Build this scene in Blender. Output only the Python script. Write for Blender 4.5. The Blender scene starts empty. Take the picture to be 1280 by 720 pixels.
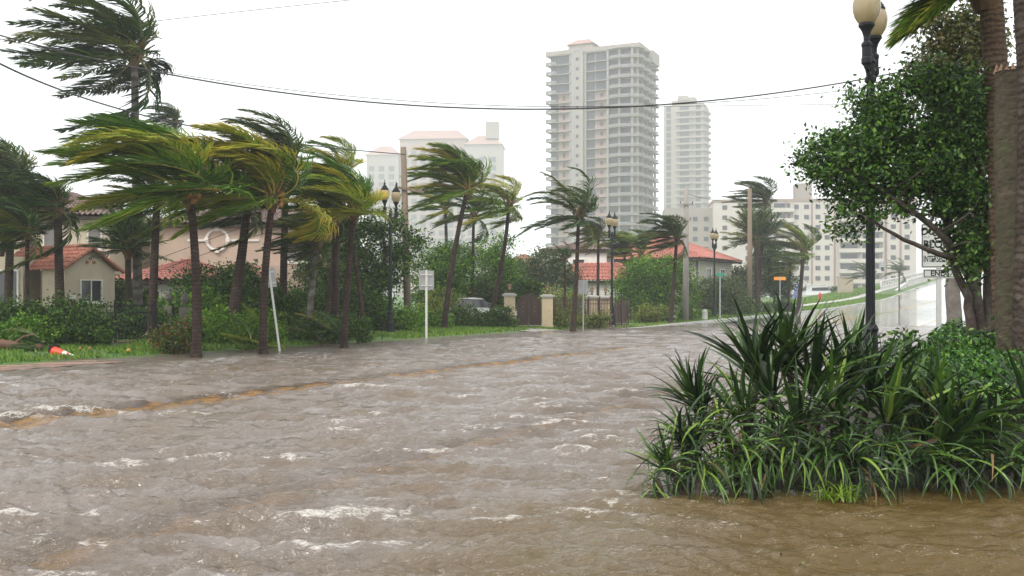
import bpy, bmesh, math, random
import numpy as np
from mathutils import Vector, Matrix, Euler

S = bpy.context.scene
COL = S.collection
F = 1244.0          # focal length in pixels of the 1280-wide photograph
EYE = 1.6
HOR = 374.0

# ------------------------------------------------------------------ camera
cam_d = bpy.data.cameras.new("camera")
cam = bpy.data.objects.new("camera", cam_d)
COL.objects.link(cam)
cam.location = (0, 0, EYE)
cam.rotation_euler = (math.radians(90), 0, 0)
cam_d.sensor_width = 36.0
cam_d.lens = 36.0 * F / 1280.0
cam_d.shift_y = (HOR - 360.0) / 1280.0
cam_d.clip_start = 0.05
cam_d.clip_end = 5000.0
S.camera = cam

# ------------------------------------------------------------------ world and sun (overcast)
W = bpy.data.worlds.new("World"); S.world = W; W.use_nodes = True
nt = W.node_tree; nt.nodes.clear()
wo = nt.nodes.new("ShaderNodeOutputWorld")
sky = nt.nodes.new("ShaderNodeTexSky"); sky.sky_type = 'NISHITA'; sky.sun_disc = False
sky.sun_elevation = math.radians(52); sky.sun_rotation = math.radians(215)
sky.air_density = 1.0; sky.dust_density = 4.0
hs = nt.nodes.new("ShaderNodeHueSaturation"); hs.inputs['Saturation'].default_value = 0.35
b1 = nt.nodes.new("ShaderNodeBackground"); b1.inputs['Strength'].default_value = 0.05
b2 = nt.nodes.new("ShaderNodeBackground"); b2.inputs['Strength'].default_value = 1.05
b2.inputs['Color'].default_value = (0.97, 0.985, 1.0, 1)      # the even cloud layer
ad = nt.nodes.new("ShaderNodeAddShader")
nt.links.new(sky.outputs[0], hs.inputs['Color']); nt.links.new(hs.outputs[0], b1.inputs['Color'])
nt.links.new(b1.outputs[0], ad.inputs[0]); nt.links.new(b2.outputs[0], ad.inputs[1])
nt.links.new(ad.outputs[0], wo.inputs['Surface'])
sun_d = bpy.data.lights.new("sun", 'SUN'); sun_d.energy = 1.5; sun_d.angle = math.radians(14)
sun_d.color = (1.0, 0.95, 0.87)
sun = bpy.data.objects.new("sun", sun_d); COL.objects.link(sun)
# light falls from behind the camera's left shoulder
_e, _a = math.radians(52), math.radians(215)
_dir = Vector((math.sin(_a) * math.cos(_e), math.cos(_a) * math.cos(_e), math.sin(_e)))
sun.rotation_euler = _dir.to_track_quat('Z', 'Y').to_euler()
sun.location = _dir * 60
S.view_settings.view_transform = 'Standard'; S.view_settings.look = 'None'
S.view_settings.exposure = 0.35; S.view_settings.gamma = 1.0
S.render.engine = 'CYCLES'
S.cycles.volume_bounces = 4
S.cycles.max_bounces = 10
S.cycles.transparent_max_bounces = 16
S.cycles.sample_clamp_indirect = 6.0

# ------------------------------------------------------------------ helpers
def at(px, py, d):
    """point seen at a pixel of the photograph, at distance d down the view axis (metres)"""
    return Vector(((px - 640) / F * d, d, EYE + (HOR - py) / F * d))

def tag(o, label=None, cat=None, group=None, kind=None):
    if label: o['label'] = label
    if cat: o['category'] = cat
    if group: o['group'] = group
    if kind: o['kind'] = kind
    return o

def empty(name, loc=(0, 0, 0), rz=0.0, label=None, cat=None, group=None):
    o = bpy.data.objects.new(name, None); COL.objects.link(o)
    o.location = loc; o.rotation_euler = (0, 0, rz); o.empty_display_size = .2
    return tag(o, label, cat, group)

def link_mesh(name, me, parent=None, loc=None, rot=None, scale=None):
    o = bpy.data.objects.new(name, me); COL.objects.link(o)
    if parent is not None: o.parent = parent
    if loc is not None: o.location = loc
    if rot is not None: o.rotation_euler = rot
    if scale is not None: o.scale = scale if hasattr(scale, '__len__') else (scale,) * 3
    return o

def np_mesh(name, V, Fq, m=None, smooth=False):
    """fast mesh from numpy: V (n,3), Fq (m,k)"""
    me = bpy.data.meshes.new(name)
    V = np.asarray(V, dtype=np.float32); Fq = np.asarray(Fq, dtype=np.int32)
    k = Fq.shape[1]
    me.vertices.add(len(V)); me.vertices.foreach_set('co', V.ravel())
    me.loops.add(Fq.size); me.loops.foreach_set('vertex_index', Fq.ravel())
    me.polygons.add(len(Fq)); me.polygons.foreach_set('loop_start', np.arange(0, Fq.size, k, dtype=np.int32))
    try: me.polygons.foreach_set('loop_total', np.full(len(Fq), k, dtype=np.int32))
    except Exception: pass
    if smooth: me.polygons.foreach_set('use_smooth', np.ones(len(Fq), dtype=bool))
    me.update(calc_edges=True)
    if m: me.materials.append(m)
    return me

class MB:
    """collects simple shapes into one mesh"""
    def __init__(s): s.v = []; s.f = []; s.mi = []; s.cur = 0
    def mat(s, i): s.cur = i; return s
    def add(s, vs, fs):
        n = len(s.v); s.v.extend([tuple(a) for a in vs])
        s.f.extend([tuple(n + i for i in f) for f in fs]); s.mi.extend([s.cur] * len(fs)); return s
    def box(s, x0, y0, z0, x1, y1, z1):
        vs = [(x0,y0,z0),(x1,y0,z0),(x1,y1,z0),(x0,y1,z0),(x0,y0,z1),(x1,y0,z1),(x1,y1,z1),(x0,y1,z1)]
        return s.add(vs, [(0,3,2,1),(4,5,6,7),(0,1,5,4),(1,2,6,5),(2,3,7,6),(3,0,4,7)])
    def beam(s, a, b, w, h):
        a = Vector(a); b = Vector(b); d = (b - a).normalized()
        up = Vector((0,0,1)) if abs(d.z) < .95 else Vector((0,1,0))
        x = d.cross(up).normalized() * w / 2; y = x.cross(d).normalized() * h / 2
        vs = [a-x-y, a+x-y, a+x+y, a-x+y, b-x-y, b+x-y, b+x+y, b-x+y]
        return s.add(vs, [(0,3,2,1),(4,5,6,7),(0,1,5,4),(1,2,6,5),(2,3,7,6),(3,0,4,7)])
    def tube(s, pts, rad, n=8, cap=True):
        pts = [Vector(p) for p in pts]; m = len(pts)
        if not hasattr(rad, '__len__'): rad = [rad] * m
        vs = []; prev = None
        for i, p in enumerate(pts):
            t = (pts[min(i+1, m-1)] - pts[max(i-1, 0)])
            t = t.normalized() if t.length > 1e-9 else Vector((0,0,1))
            if prev is None:
                prev = t.orthogonal().normalized()
            x = (prev - t * prev.dot(t))
            x = x.normalized() if x.length > 1e-6 else t.orthogonal().normalized()
            prev = x; y = t.cross(x)
            for k in range(n):
                a = 2 * math.pi * k / n
                vs.append(p + (x * math.cos(a) + y * math.sin(a)) * rad[i])
        fs = [(i*n+k, i*n+(k+1) % n, (i+1)*n+(k+1) % n, (i+1)*n+k) for i in range(m-1) for k in range(n)]
        if cap: fs += [tuple(range(n-1, -1, -1)), tuple((m-1)*n + k for k in range(n))]
        return s.add(vs, fs)
    def lathe(s, prof, c=(0,0,0), n=20, cap=True):
        """prof: list of (radius, z)"""
        vs = []
        for r, z in prof:
            for k in range(n):
                a = 2 * math.pi * k / n
                vs.append((c[0] + r*math.cos(a), c[1] + r*math.sin(a), c[2] + z))
        m = len(prof)
        fs = [(i*n+k, i*n+(k+1) % n, (i+1)*n+(k+1) % n, (i+1)*n+k) for i in range(m-1) for k in range(n)]
        if cap: fs += [tuple(range(n-1, -1, -1)), tuple((m-1)*n + k for k in range(n))]
        return s.add(vs, fs)
    def prism(s, poly, y0, y1, axis='y'):
        """poly in (x,z) extruded along y (axis='y'), or (x,y) along z, or (y,z) along x"""
        n = len(poly)
        def P(p, t):
            return (p[0], t, p[1]) if axis == 'y' else ((p[0], p[1], t) if axis == 'z' else (t, p[0], p[1]))
        vs = [P(p, y0) for p in poly] + [P(p, y1) for p in poly]
        fs = [tuple(range(n-1, -1, -1)), tuple(range(n, 2*n))] + [(i, (i+1) % n, n+(i+1) % n, n+i) for i in range(n)]
        return s.add(vs, fs)
    def mesh(s, name, mats, smooth=False, recalc=True):
        me = bpy.data.meshes.new(name)
        me.from_pydata(s.v, [], s.f)
        for m in (mats if isinstance(mats, (list, tuple)) else [mats]): me.materials.append(m)
        me.polygons.foreach_set('material_index', s.mi)
        if recalc:
            bm = bmesh.new(); bm.from_mesh(me)
            bmesh.ops.recalc_face_normals(bm, faces=bm.faces); bm.to_mesh(me); bm.free()
        if smooth: me.polygons.foreach_set('use_smooth', [True] * len(me.polygons))
        me.update()
        return me
    def build(s, name, mats, parent=None, smooth=False, loc=None, rot=None, recalc=True):
        return link_mesh(name, s.mesh(name, mats, smooth, recalc), parent, loc, rot)

def smooth_angle(o, deg=35):
    me = o.data
    bm = bmesh.new(); bm.from_mesh(me); lim = math.radians(deg)
    for f in bm.faces: f.smooth = True
    for e in bm.edges:
        if len(e.link_faces) == 2 and e.calc_face_angle(0) > lim: e.smooth = False
    bm.to_mesh(me); bm.free()

def bevel(o, w=.01, seg=1):
    me = o.data; bm = bmesh.new(); bm.from_mesh(me)
    bmesh.ops.bevel(bm, geom=list(bm.edges), offset=w, segments=seg, affect='EDGES', clamp_overlap=True)
    bm.to_mesh(me); bm.free(); return o

def copy_tree(o, parent=None):
    c = o.copy(); COL.objects.link(c)
    if parent is not None: c.parent = parent
    for ch in list(o.children): copy_tree(ch, c)
    return c

# ------------------------------------------------------------------ materials
def newmat(name):
    m = bpy.data.materials.new(name); m.use_nodes = True
    n = m.node_tree.nodes; l = m.node_tree.links
    return m, n, l, n['Principled BSDF']

def M(name, col, rough=.6, var=.18, scale=4.0, bump=.0, bscale=30.0, spec=.5, metal=0.0, stain=None, stretch=None):
    """principled with noise-varied colour, fine relief, optional stain colour (col, amount, scale)"""
    m, n, l, p = newmat(name)
    p.inputs['Roughness'].default_value = rough; p.inputs['Metallic'].default_value = metal
    p.inputs['Specular IOR Level'].default_value = spec
    tc = n.new('ShaderNodeTexCoord'); src = tc.outputs['Object']
    if stretch:
        mp = n.new('ShaderNodeMapping'); mp.inputs['Scale'].default_value = stretch
        l.new(src, mp.inputs['Vector']); src = mp.outputs[0]
    nz = n.new('ShaderNodeTexNoise'); nz.inputs['Scale'].default_value = scale; nz.inputs['Detail'].default_value = 6
    nz.inputs['Roughness'].default_value = .6
    l.new(src, nz.inputs['Vector'])
    r = n.new('ShaderNodeValToRGB'); r.color_ramp.elements[0].position = .3; r.color_ramp.elements[1].position = .7
    r.color_ramp.elements[0].color = tuple(c * (1 - var) for c in col) + (1,)
    r.color_ramp.elements[1].color = tuple(min(1, c * (1 + var)) for c in col) + (1,)
    l.new(nz.outputs['Fac'], r.inputs['Fac']); out = r.outputs['Color']
    if stain:
        nz2 = n.new('ShaderNodeTexNoise'); nz2.inputs['Scale'].default_value = stain[2]; nz2.inputs['Detail'].default_value = 8
        nz2.inputs['Roughness'].default_value = .7
        l.new(src, nz2.inputs['Vector'])
        r2 = n.new('ShaderNodeValToRGB'); r2.color_ramp.elements[0].position = .48; r2.color_ramp.elements[1].position = .68
        r2.color_ramp.elements[0].color = (0,0,0,1); r2.color_ramp.elements[1].color = (stain[1],)*3 + (1,)
        l.new(nz2.outputs['Fac'], r2.inputs['Fac'])
        mx = n.new('ShaderNodeMix'); mx.data_type = 'RGBA'
        l.new(r2.outputs['Color'], mx.inputs['Factor']); l.new(out, mx.inputs['A'])
        mx.inputs['B'].default_value = tuple(stain[0]) + (1,); out = mx.outputs['Result']
    l.new(out, p.inputs['Base Color'])
    if bump:
        nb = n.new('ShaderNodeTexNoise'); nb.inputs['Scale'].default_value = bscale; nb.inputs['Detail'].default_value = 5
        l.new(src, nb.inputs['Vector'])
        bp = n.new('ShaderNodeBump'); bp.inputs['Strength'].default_value = bump; bp.inputs['Distance'].default_value = .02
        l.new(nb.outputs['Fac'], bp.inputs['Height']); l.new(bp.outputs[0], p.inputs['Normal'])
    return m

def leaf_mat(name, cols, rough=.45, trans=.25, spec=.4, tip=None, objvar=.5):
    """foliage: colour varies leaf by leaf (mesh island) and object by object; attribute 'tip' mixes in dry tips"""
    m, n, l, p = newmat(name)
    p.inputs['Roughness'].default_value = rough; p.inputs['Specular IOR Level'].default_value = spec
    g = n.new('ShaderNodeNewGeometry'); oi = n.new('ShaderNodeObjectInfo')
    ma = n.new('ShaderNodeMath'); ma.operation = 'MULTIPLY_ADD'
    l.new(oi.outputs['Random'], ma.inputs[0]); ma.inputs[1].default_value = objvar
    mb = n.new('ShaderNodeMath'); mb.operation = 'MULTIPLY'; mb.inputs[1].default_value = 1 - objvar
    l.new(g.outputs['Random Per Island'], mb.inputs[0]); l.new(mb.outputs[0], ma.inputs[2])
    r = n.new('ShaderNodeValToRGB'); cr = r.color_ramp
    while len(cr.elements) < len(cols): cr.elements.new(.5)
    for i, c in enumerate(cols):
        cr.elements[i].position = i / (len(cols) - 1) * .8 + .1; cr.elements[i].color = tuple(c) + (1,)
    l.new(ma.outputs[0], r.inputs['Fac']); out = r.outputs['Color']
    if tip:
        at_ = n.new('ShaderNodeAttribute'); at_.attribute_name = 'tip'
        mu = n.new('ShaderNodeMath'); mu.operation = 'MULTIPLY'
        rr = n.new('ShaderNodeMapRange'); rr.inputs['From Min'].default_value = .45; rr.inputs['From Max'].default_value = 1.0
        l.new(oi.outputs['Random'], rr.inputs['Value'])
        l.new(at_.outputs['Fac'], mu.inputs[0]); l.new(rr.outputs[0], mu.inputs[1])
        mx = n.new('ShaderNodeMix'); mx.data_type = 'RGBA'
        l.new(mu.outputs[0], mx.inputs['Factor']); l.new(out, mx.inputs['A'])
        mx.inputs['B'].default_value = tuple(tip) + (1,); out = mx.outputs['Result']
    l.new(out, p.inputs['Base Color'])
    t = n.new('ShaderNodeBsdfTranslucent'); l.new(out, t.inputs['Color'])
    ms = n.new('ShaderNodeMixShader'); ms.inputs[0].default_value = trans
    l.new(p.outputs[0], ms.inputs[1]); l.new(t.outputs[0], ms.inputs[2])
    l.new(ms.outputs[0], n['Material Output'].inputs['Surface'])
    return m

# ------------------------------------------------------------------ terrain functions
UX, UY = .89, .456
def us(x, y): return UX * x - UY * y, UY * x + UX * y
def xy(u, s): return UX * u + UY * s, -UY * u + UX * s
def zroad(s):
    xs = [-50, 40, 55, 66, 80, 115, 168, 228, 306, 345, 900]
    zs = [-.14, -.13, -.08, .0, .13, .42, 1.5, 4.2, 7.5, 8.2, 8.2]
    s = np.asarray(s, dtype=float)
    return sum(np.interp(s + o, xs, zs) for o in (-9, -4.5, 0, 4.5, 9)) / 5
def sst(a, b, x):
    t = np.clip((np.asarray(x, dtype=float) - a) / (b - a), 0, 1); return t * t * (3 - 2 * t)
def ground(x, y):
    x = np.asarray(x, dtype=float); y = np.asarray(y, dtype=float)
    u, s = us(x, y); zr = zroad(s)
    rise = np.clip(zr + .0, 0, None)
    left = np.interp(u, [-60, -26, -23.4, -22.4, -21.6, -19.4, -19.0, -3.2], [.25, .16, .08, .03, -.035, -.045, -.20, -.20])
    left = np.where(u < -19.2, left + np.clip(zr + .1, 0, .1) * sst(-22.5, -20, u), left)
    fade = .30 + .70 * sst(-48, -27, u)
    zl = left + np.where(u < -19.2, rise * fade, np.where(u < -3.0, zr + .14, 0))
    bed = np.interp(y, [0, 7.7, 8.4, 10, 13, 20], [-.16, -.15, -.02, .10, .24, .3]) 
    zrt = -.20 + (bed + .20) * sst(-3.2, -2.5, u) + rise * sst(-3.3, -2.8, u) * np.where(u > -3, 1, 1)
    return np.where(u < -3.1, zl, zrt)
def G(x, y): return float(ground(x, y))

def vnoise(x, y, seed=0):
    """value noise, numpy"""
    r = np.random.RandomState(seed).rand(257 * 257).astype(np.float32)
    xi = np.floor(x).astype(np.int64); yi = np.floor(y).astype(np.int64)
    fx = x - xi; fy = y - yi; fx = fx*fx*(3-2*fx); fy = fy*fy*(3-2*fy)
    def h(a, b): return r[(a % 257) * 257 + (b % 257)]
    return (h(xi, yi)*(1-fx) + h(xi+1, yi)*fx)*(1-fy) + (h(xi, yi+1)*(1-fx) + h(xi+1, yi+1)*fx)*fy
def fbm(x, y, seed=0, o=4):
    t = 0; a = .5; f = 1.0
    for k in range(o): t = t + a * vnoise(x*f + 17.3*k, y*f - 9.1*k, seed + k); a *= .5; f *= 2.03
    return t
# ================================================================== SETTING
MUD = None
# ground sheet, finer near the camera
def geo(a, b, n):
    t = np.linspace(0, 1, n); return a * (b / a) ** t
yy = np.concatenate([[-30, -12, -4, 0, 2, 4], geo(5, 95, 130), geo(97, 880, 110)])
def sheet(name, mat, ys, tmin, tmax, nx, zf, kind='structure', smooth=True):
    T = np.linspace(tmin, tmax, nx)
    Y, TT = np.meshgrid(ys, T, indexing='ij')
    X = TT * np.maximum(np.abs(Y), 22)
    Z = zf(X, Y)
    V = np.stack([X, Y, Z], -1).reshape(-1, 3)
    idx = np.arange(len(ys) * nx).reshape(len(ys), nx)
    Fq = np.stack([idx[:-1, :-1], idx[:-1, 1:], idx[1:, 1:], idx[1:, :-1]], -1).reshape(-1, 4)
    me = np_mesh(name, V, Fq, mat, smooth)
    return tag(link_mesh(name, me), kind=kind)

def ground_material():
    m, n, l, p = newmat('soil_and_grass')
    p.inputs['Roughness'].default_value = .75
    tc = n.new('ShaderNodeTexCoord')
    a = n.new('ShaderNodeTexNoise'); a.inputs['Scale'].default_value = .55; a.inputs['Detail'].default_value = 9; a.inputs['Roughness'].default_value = .65
    b = n.new('ShaderNodeTexNoise'); b.inputs['Scale'].default_value = 14; b.inputs['Detail'].default_value = 5
    l.new(tc.outputs['Object'], a.inputs['Vector']); l.new(tc.outputs['Object'], b.inputs['Vector'])
    g = n.new('ShaderNodeValToRGB'); g.color_ramp.elements[0].color = (.035, .085, .012, 1); g.color_ramp.elements[1].color = (.10, .20, .03, 1)
    g.color_ramp.elements[0].position = .35; g.color_ramp.elements[1].position = .65
    l.new(b.outputs['Fac'], g.inputs['Fac'])
    r = n.new('ShaderNodeValToRGB'); r.color_ramp.elements[0].position = .56; r.color_ramp.elements[1].position = .66
    l.new(a.outputs['Fac'], r.inputs['Fac'])
    mx = n.new('ShaderNodeMix'); mx.data_type = 'RGBA'
    l.new(r.outputs['Color'], mx.inputs['Factor']); l.new(g.outputs['Color'], mx.inputs['A'])
    mx.inputs['B'].default_value = (.09, .06, .038, 1)
    l.new(mx.outputs['Result'], p.inputs['Base Color'])
    bp = n.new('ShaderNodeBump'); bp.inputs['Strength'].default_value = .6; bp.inputs['Distance'].default_value = .04
    l.new(b.outputs['Fac'], bp.inputs['Height']); l.new(bp.outputs[0], p.inputs['Normal'])
    return m
m_ground = ground_material()
sheet('ground', m_ground, yy, -1.15, 1.35, 260, ground)

# ---- road with markings, laid as strips along s
def strip(name, mat, u0, u1, s0, s1, dz, ns=None, nu=2, zf=None, kind='structure'):
    ns = ns or max(2, int((s1 - s0) / 2.5))
    SS, UU = np.meshgrid(np.linspace(s0, s1, ns), np.linspace(u0, u1, nu), indexing='ij')
    X, Y = xy(UU, SS)
    Z = (zroad(SS) if zf is None else zf(X, Y)) + dz
    V = np.stack([X, Y, Z], -1).reshape(-1, 3)
    idx = np.arange(ns * nu).reshape(ns, nu)
    Fq = np.stack([idx[:-1, :-1], idx[:-1, 1:], idx[1:, 1:], idx[1:, :-1]], -1).reshape(-1, 4)
    o = link_mesh(name, np_mesh(name, V, Fq, mat, True))
    return tag(o, kind=kind) if kind else o

def wet_asphalt():
    m, n, l, p = newmat('wet_asphalt')
    tc = n.new('ShaderNodeTexCoord'); mp = n.new('ShaderNodeMapping')
    mp.inputs['Rotation'].default_value = (0, 0, math.radians(27)); mp.inputs['Scale'].default_value = (1.2, .12, 1)
    l.new(tc.outputs['Object'], mp.inputs['Vector'])
    a = n.new('ShaderNodeTexNoise'); a.inputs['Scale'].default_value = .9; a.inputs['Detail'].default_value = 8
    l.new(mp.outputs[0], a.inputs['Vector'])
    r = n.new('ShaderNodeValToRGB'); r.color_ramp.elements[0].color = (.045, .045, .048, 1); r.color_ramp.elements[1].color = (.085, .083, .082, 1)
    l.new(a.outputs['Fac'], r.inputs['Fac'])
    # silt lies on the flooded part of the street
    g = n.new('ShaderNodeNewGeometry'); sx = n.new('ShaderNodeSeparateXYZ'); l.new(g.outputs['Position'], sx.inputs[0])
    sr = n.new('ShaderNodeMapRange'); sr.inputs['From Min'].default_value = .0; sr.inputs['From Max'].default_value = -.05; l.new(sx.outputs['Z'], sr.inputs['Value'])
    sm = n.new('ShaderNodeMix'); sm.data_type = 'RGBA'; l.new(sr.outputs[0], sm.inputs['Factor']); l.new(r.outputs['Color'], sm.inputs['A']); sm.inputs['B'].default_value = (.24, .18, .125, 1)
    l.new(sm.outputs['Result'], p.inputs['Base Color'])
    rr = n.new('ShaderNodeMapRange'); rr.inputs['From Min'].default_value = .35; rr.inputs['From Max'].default_value = .7
    rr.inputs['To Min'].default_value = .06; rr.inputs['To Max'].default_value = .30
    l.new(a.outputs['Fac'], rr.inputs['Value']); l.new(rr.outputs[0], p.inputs['Roughness'])
    p.inputs['Coat Weight'].default_value = 1.0; p.inputs['Coat Roughness'].default_value = .08; p.inputs['Coat IOR'].default_value = 1.4
    c = n.new('ShaderNodeTexNoise'); c.inputs['Scale'].default_value = 2.5; c.inputs['Detail'].default_value = 4
    l.new(mp.outputs[0], c.inputs['Vector'])
    bp = n.new('ShaderNodeBump'); bp.inputs['Strength'].default_value = .25; bp.inputs['Distance'].default_value = .03
    l.new(c.outputs['Fac'], bp.inputs['Height']); l.new(bp.outputs[0], p.inputs['Normal'])
    return m
m_asph = wet_asphalt()
m_conc = M('concrete', (.42, .40, .37), .35, .15, 1.5, .2, 40, stain=((.22, .20, .17), .6, .7))
m_kerb = M('kerb_concrete', (.5, .48, .45), .45, .15, 2, .2, 30)
m_yel = M('yellow_paint', (.85, .48, .08), .5, .15, 6, stain=((.45, .30, .14), .5, 1.5))
m_wht = M('white_paint', (.75, .74, .70), .5, .15, 6, stain=((.12, .11, .10), .7, 3))
strip('road', m_asph, -19.25, -3.05, -6, 420, 0.0, 170, 9)
for _m in (m_yel, m_wht):
    _p = _m.node_tree.nodes['Principled BSDF']; _p.inputs['Coat Weight'].default_value = 1; _p.inputs['Coat Roughness'].default_value = .08; _p.inputs['Coat IOR'].default_value = 1.5
strip('centre_line', m_yel, -12.0, -11.76, 2, 190, .008)
strip('centre_line', m_yel, -11.64, -11.40, 2, 190, .008)
strip('edge_line', m_yel, -5.62, -5.40, 2, 150, .008)
k = 6.0
while k < 90:
    strip('turn_lane_dash', m_yel, -15.45, -15.25, k, k + 3.2, .008, 3); k += 9
k = 10.0
while k < 120:
    strip('lane_dash', m_wht, -8.7, -8.55, k, k + 3, .008, 3); k += 12
# kerbs
for (u0, u1, s1) in ((-19.45, -19.25, 330), (-3.05, -2.85, 330)):
    ns = 140
    mb = MB(); ss = np.linspace(12 if u1 > -10 else 0, s1, ns); zz = zroad(ss)
    for i in range(ns):
        for (u, dz) in ((u0, -.1), (u0, .125), (u1, .125), (u1, -.1)):
            x, y = xy(u, ss[i]); mb.v.append((x, y, zz[i] + (dz if dz < 0 or zz[i] > -.05 else .085)))
    for i in range(ns - 1):
        for j in range(3):
            mb.f.append((i*4+j, i*4+j+1, (i+1)*4+j+1, (i+1)*4+j)); mb.mi.append(0)
    tag(mb.build('kerb', m_kerb), kind='structure')
# pavement and driveway aprons
strip('pavement', m_conc, -25.1, -23.7, 48, 300, .035, 120, 3, ground)
m_brick = M('wet_red_paving', (.36, .20, .16), .35, .2, 9, .3, 30)
strip('brick_apron', m_brick, -23.6, -20.4, 5, 18.2, .05, 8, 4, lambda X, Y: np.full_like(X, -.052))
m_bed = M('dark_wet_mulch', (.022, .016, .010), .8, .4, 9, .9, 30)
_bed = strip('planting_bed', m_bed, -2.3, 12, 4.5, 24, .02, 30, 24, ground)
m_dirt = M('wet_dirt', (.13, .085, .06), .5, .3, 3, .5, 20)
strip('dirt_path', m_dirt, -27.2, -26.3, 8, 34, .03, 20, 3, ground)
strip('driveway', m_conc, -24, -19.5, 55.5, 60.0, .03, 6, 8, ground)
strip('driveway', m_conc, -24, -19.5, 72, 76, .03, 6, 8, ground)
strip('driveway', m_conc, -24, -19.5, 44.2, 47.4, .03, 6, 8, ground)

# ---- flood water with real waves
def water():
    ny, nx = 860, 470
    ys = geo(3.6, 112, ny); T = np.linspace(-.72, .72, nx)
    Y, TT = np.meshgrid(ys, T, indexing='ij')
    rs = np.random.RandomState(5)
    Y = Y * np.ones_like(TT); X = TT * Y
    # domain warp so that crests wander
    wx = (fbm(X * .35, Y * .35, 3) - .47) * 1.2; wy = (fbm(X * .35 + 40, Y * .35, 7) - .47) * .9
    XX, YW = X + wx, Y + wy
    H = np.zeros_like(X); HM = np.zeros_like(X); cell = Y * .0045
    for i in range(110):
        lam = .08 * (7.0 ** rs.rand()) if i > 14 else .45 * (2.5 ** rs.rand())
        th = math.radians(rs.normal(-97, 13 if lam > .35 else 28))
        kx, ky = math.cos(th) * 2*math.pi/lam, math.sin(th) * 2*math.pi/lam
        a = (.0125 if i <= 14 else .0085) * lam ** .80 * (.5 + rs.rand())
        ph = XX * kx + YW * ky + rs.rand() * 6.28
        sn = .5 + .5 * np.sin(ph)
        att = np.clip((lam / (cell * 2.5)) - .6, 0, 1)
        H += a * (2 * sn ** (2.6 if i <= 14 else 1.8) - .8) * att
        if lam > .35: HM += a * (2 * sn ** 3 - .6) * att
    gust = .55 + .9 * fbm(X * .22 + 9, Y * .16, 21)
    H *= gust
    # small chop
    H += ((fbm(X * 4.5 + wx * 2, Y * 9.5, 31, 3) - .44) * .040 + (np.abs(fbm(X * 9 + wx * 4, Y * 19, 35, 3) - .44)) * -.035) * np.clip(1.5 - cell * 7, .1, 1)
    g = ground(X, Y); depth = sst(-.01, .13, -g)
    u, s = us(X, Y)
    calm = 1 - .30 * sst(-4.6, -1.0, u + 1.5 * (fbm(X * .8, Y * .8, 44) - .47)) * (1 - sst(10, 14, Y))
    amp = (.12 + .88 * depth) * calm * (1 - .45 * sst(28, 60, Y))
    H = H * amp * 1.0
    V = np.stack([X, Y, H], -1).reshape(-1, 3)
    idx = np.arange(ny * nx).reshape(ny, nx)
    Fq = np.stack([idx[:-1, :-1], idx[:-1, 1:], idx[1:, 1:], idx[1:, :-1]], -1).reshape(-1, 4)
    # foam: torn white water riding the steep front of the higher crests
    dHy = np.gradient(H, axis=0) / np.gradient(Y, axis=0)
    thr = fbm(X * 1.1, Y * 1.6, 51, 5); fine = fbm(X * 16, Y * 20, 61, 4)
    crest = H / (np.std(H) * 1.0)
    foam = .55 * sst(.8, 3.8, .62 * crest + 2.1 * (thr - .5) * 2.2 + np.clip(dHy, -.6, .6) * 1.6 + (fbm(X * 5, Y * 22, 66, 3) - .44) * 4.0) * .5
    cm = HM / np.std(HM, axis=1, keepdims=True)
    foam += .95 * sst(1.35, 3.0, cm + (fbm(X * 9, Y * 20, 67, 4) - .45) * 5.5) * sst(.35, .52, fbm(X * .55, Y * .8, 68, 3))
    foam *= 1 - .8 * sst(-3.2, -1.6, u) * (1 - sst(10, 14, Y))
    # thin bubbles; pale patches and streaks also paint in the silvery ripple sparkle
    film_glint = sst(.56, .70, fbm(X * .9 + 5, Y * 2.6, 71, 5)) * sst(.45, .62, fine) * .35
    glint_streak = sst(.50, .66, fbm(X * 2.2 + wx * 3, Y * 11 + wy * 6, 75, 4)) * sst(.42, .6, thr) * .42
    foam = np.clip((foam * .9 + film_glint * .5 + glint_streak * (.4 + .6 * sst(-.5, 1.5, crest))) * (1 - .45 * sst(11, 24, Y)), 0, 1)  # one mask for real foam and the painted sparkle
    # turbidity: patches of churned silt, clearer brown water in the lee of the shrubs
    lee = sst(-4.6, -.6, u + 3.0 * (fbm(X * .9, Y * 1.6, 45) - .47)) * (1 - sst(9, 13, Y))
    clear = .08 + .62 * np.exp(-((u + 11.7) / .42) ** 2) * (.55 + .45 * sst(.3, .5, fbm(X * .5, Y * .5, 81))) * (1 - .8 * sst(26, 36, s)) + .22 * lee + .22 * np.exp(-((u + 5.5) / .4) ** 2)
    m, n, l, p = newmat('flood_water')
    me = np_mesh('flood_water', V, Fq, m, True)
    for nm, arr in (('foam', foam), ('lee', lee), ('clear', clear)):
        at_ = me.attributes.new(nm, 'FLOAT', 'POINT'); at_.data.foreach_set('value', arr.astype(np.float32).ravel())
    o = tag(link_mesh('water', me), kind='structure')
    tc = n.new('ShaderNodeTexCoord')
    mp = n.new('ShaderNodeMapping'); mp.inputs['Scale'].default_value = (.75, 1.9, 1); l.new(tc.outputs['Object'], mp.inputs['Vector'])
    n1 = n.new('ShaderNodeTexNoise'); n1.inputs['Scale'].default_value = 15; n1.inputs['Detail'].default_value = 3; n1.inputs['Roughness'].default_value = .62
    n1.inputs['Distortion'].default_value = .6
    l.new(mp.outputs[0], n1.inputs['Vector'])
    bp = n.new('ShaderNodeBump'); bp.inputs['Strength'].default_value = 1.0; bp.inputs['Distance'].default_value = .03
    l.new(n1.outputs['Fac'], bp.inputs['Height'])
    n2 = n.new('ShaderNodeTexNoise'); n2.inputs['Scale'].default_value = 1.1; n2.inputs['Detail'].default_value = 6
    l.new(mp.outputs[0], n2.inputs['Vector'])
    r = n.new('ShaderNodeValToRGB'); e_ = r.color_ramp.elements.new(.55); e_.color = (.168, .138, .115, 1)
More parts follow.
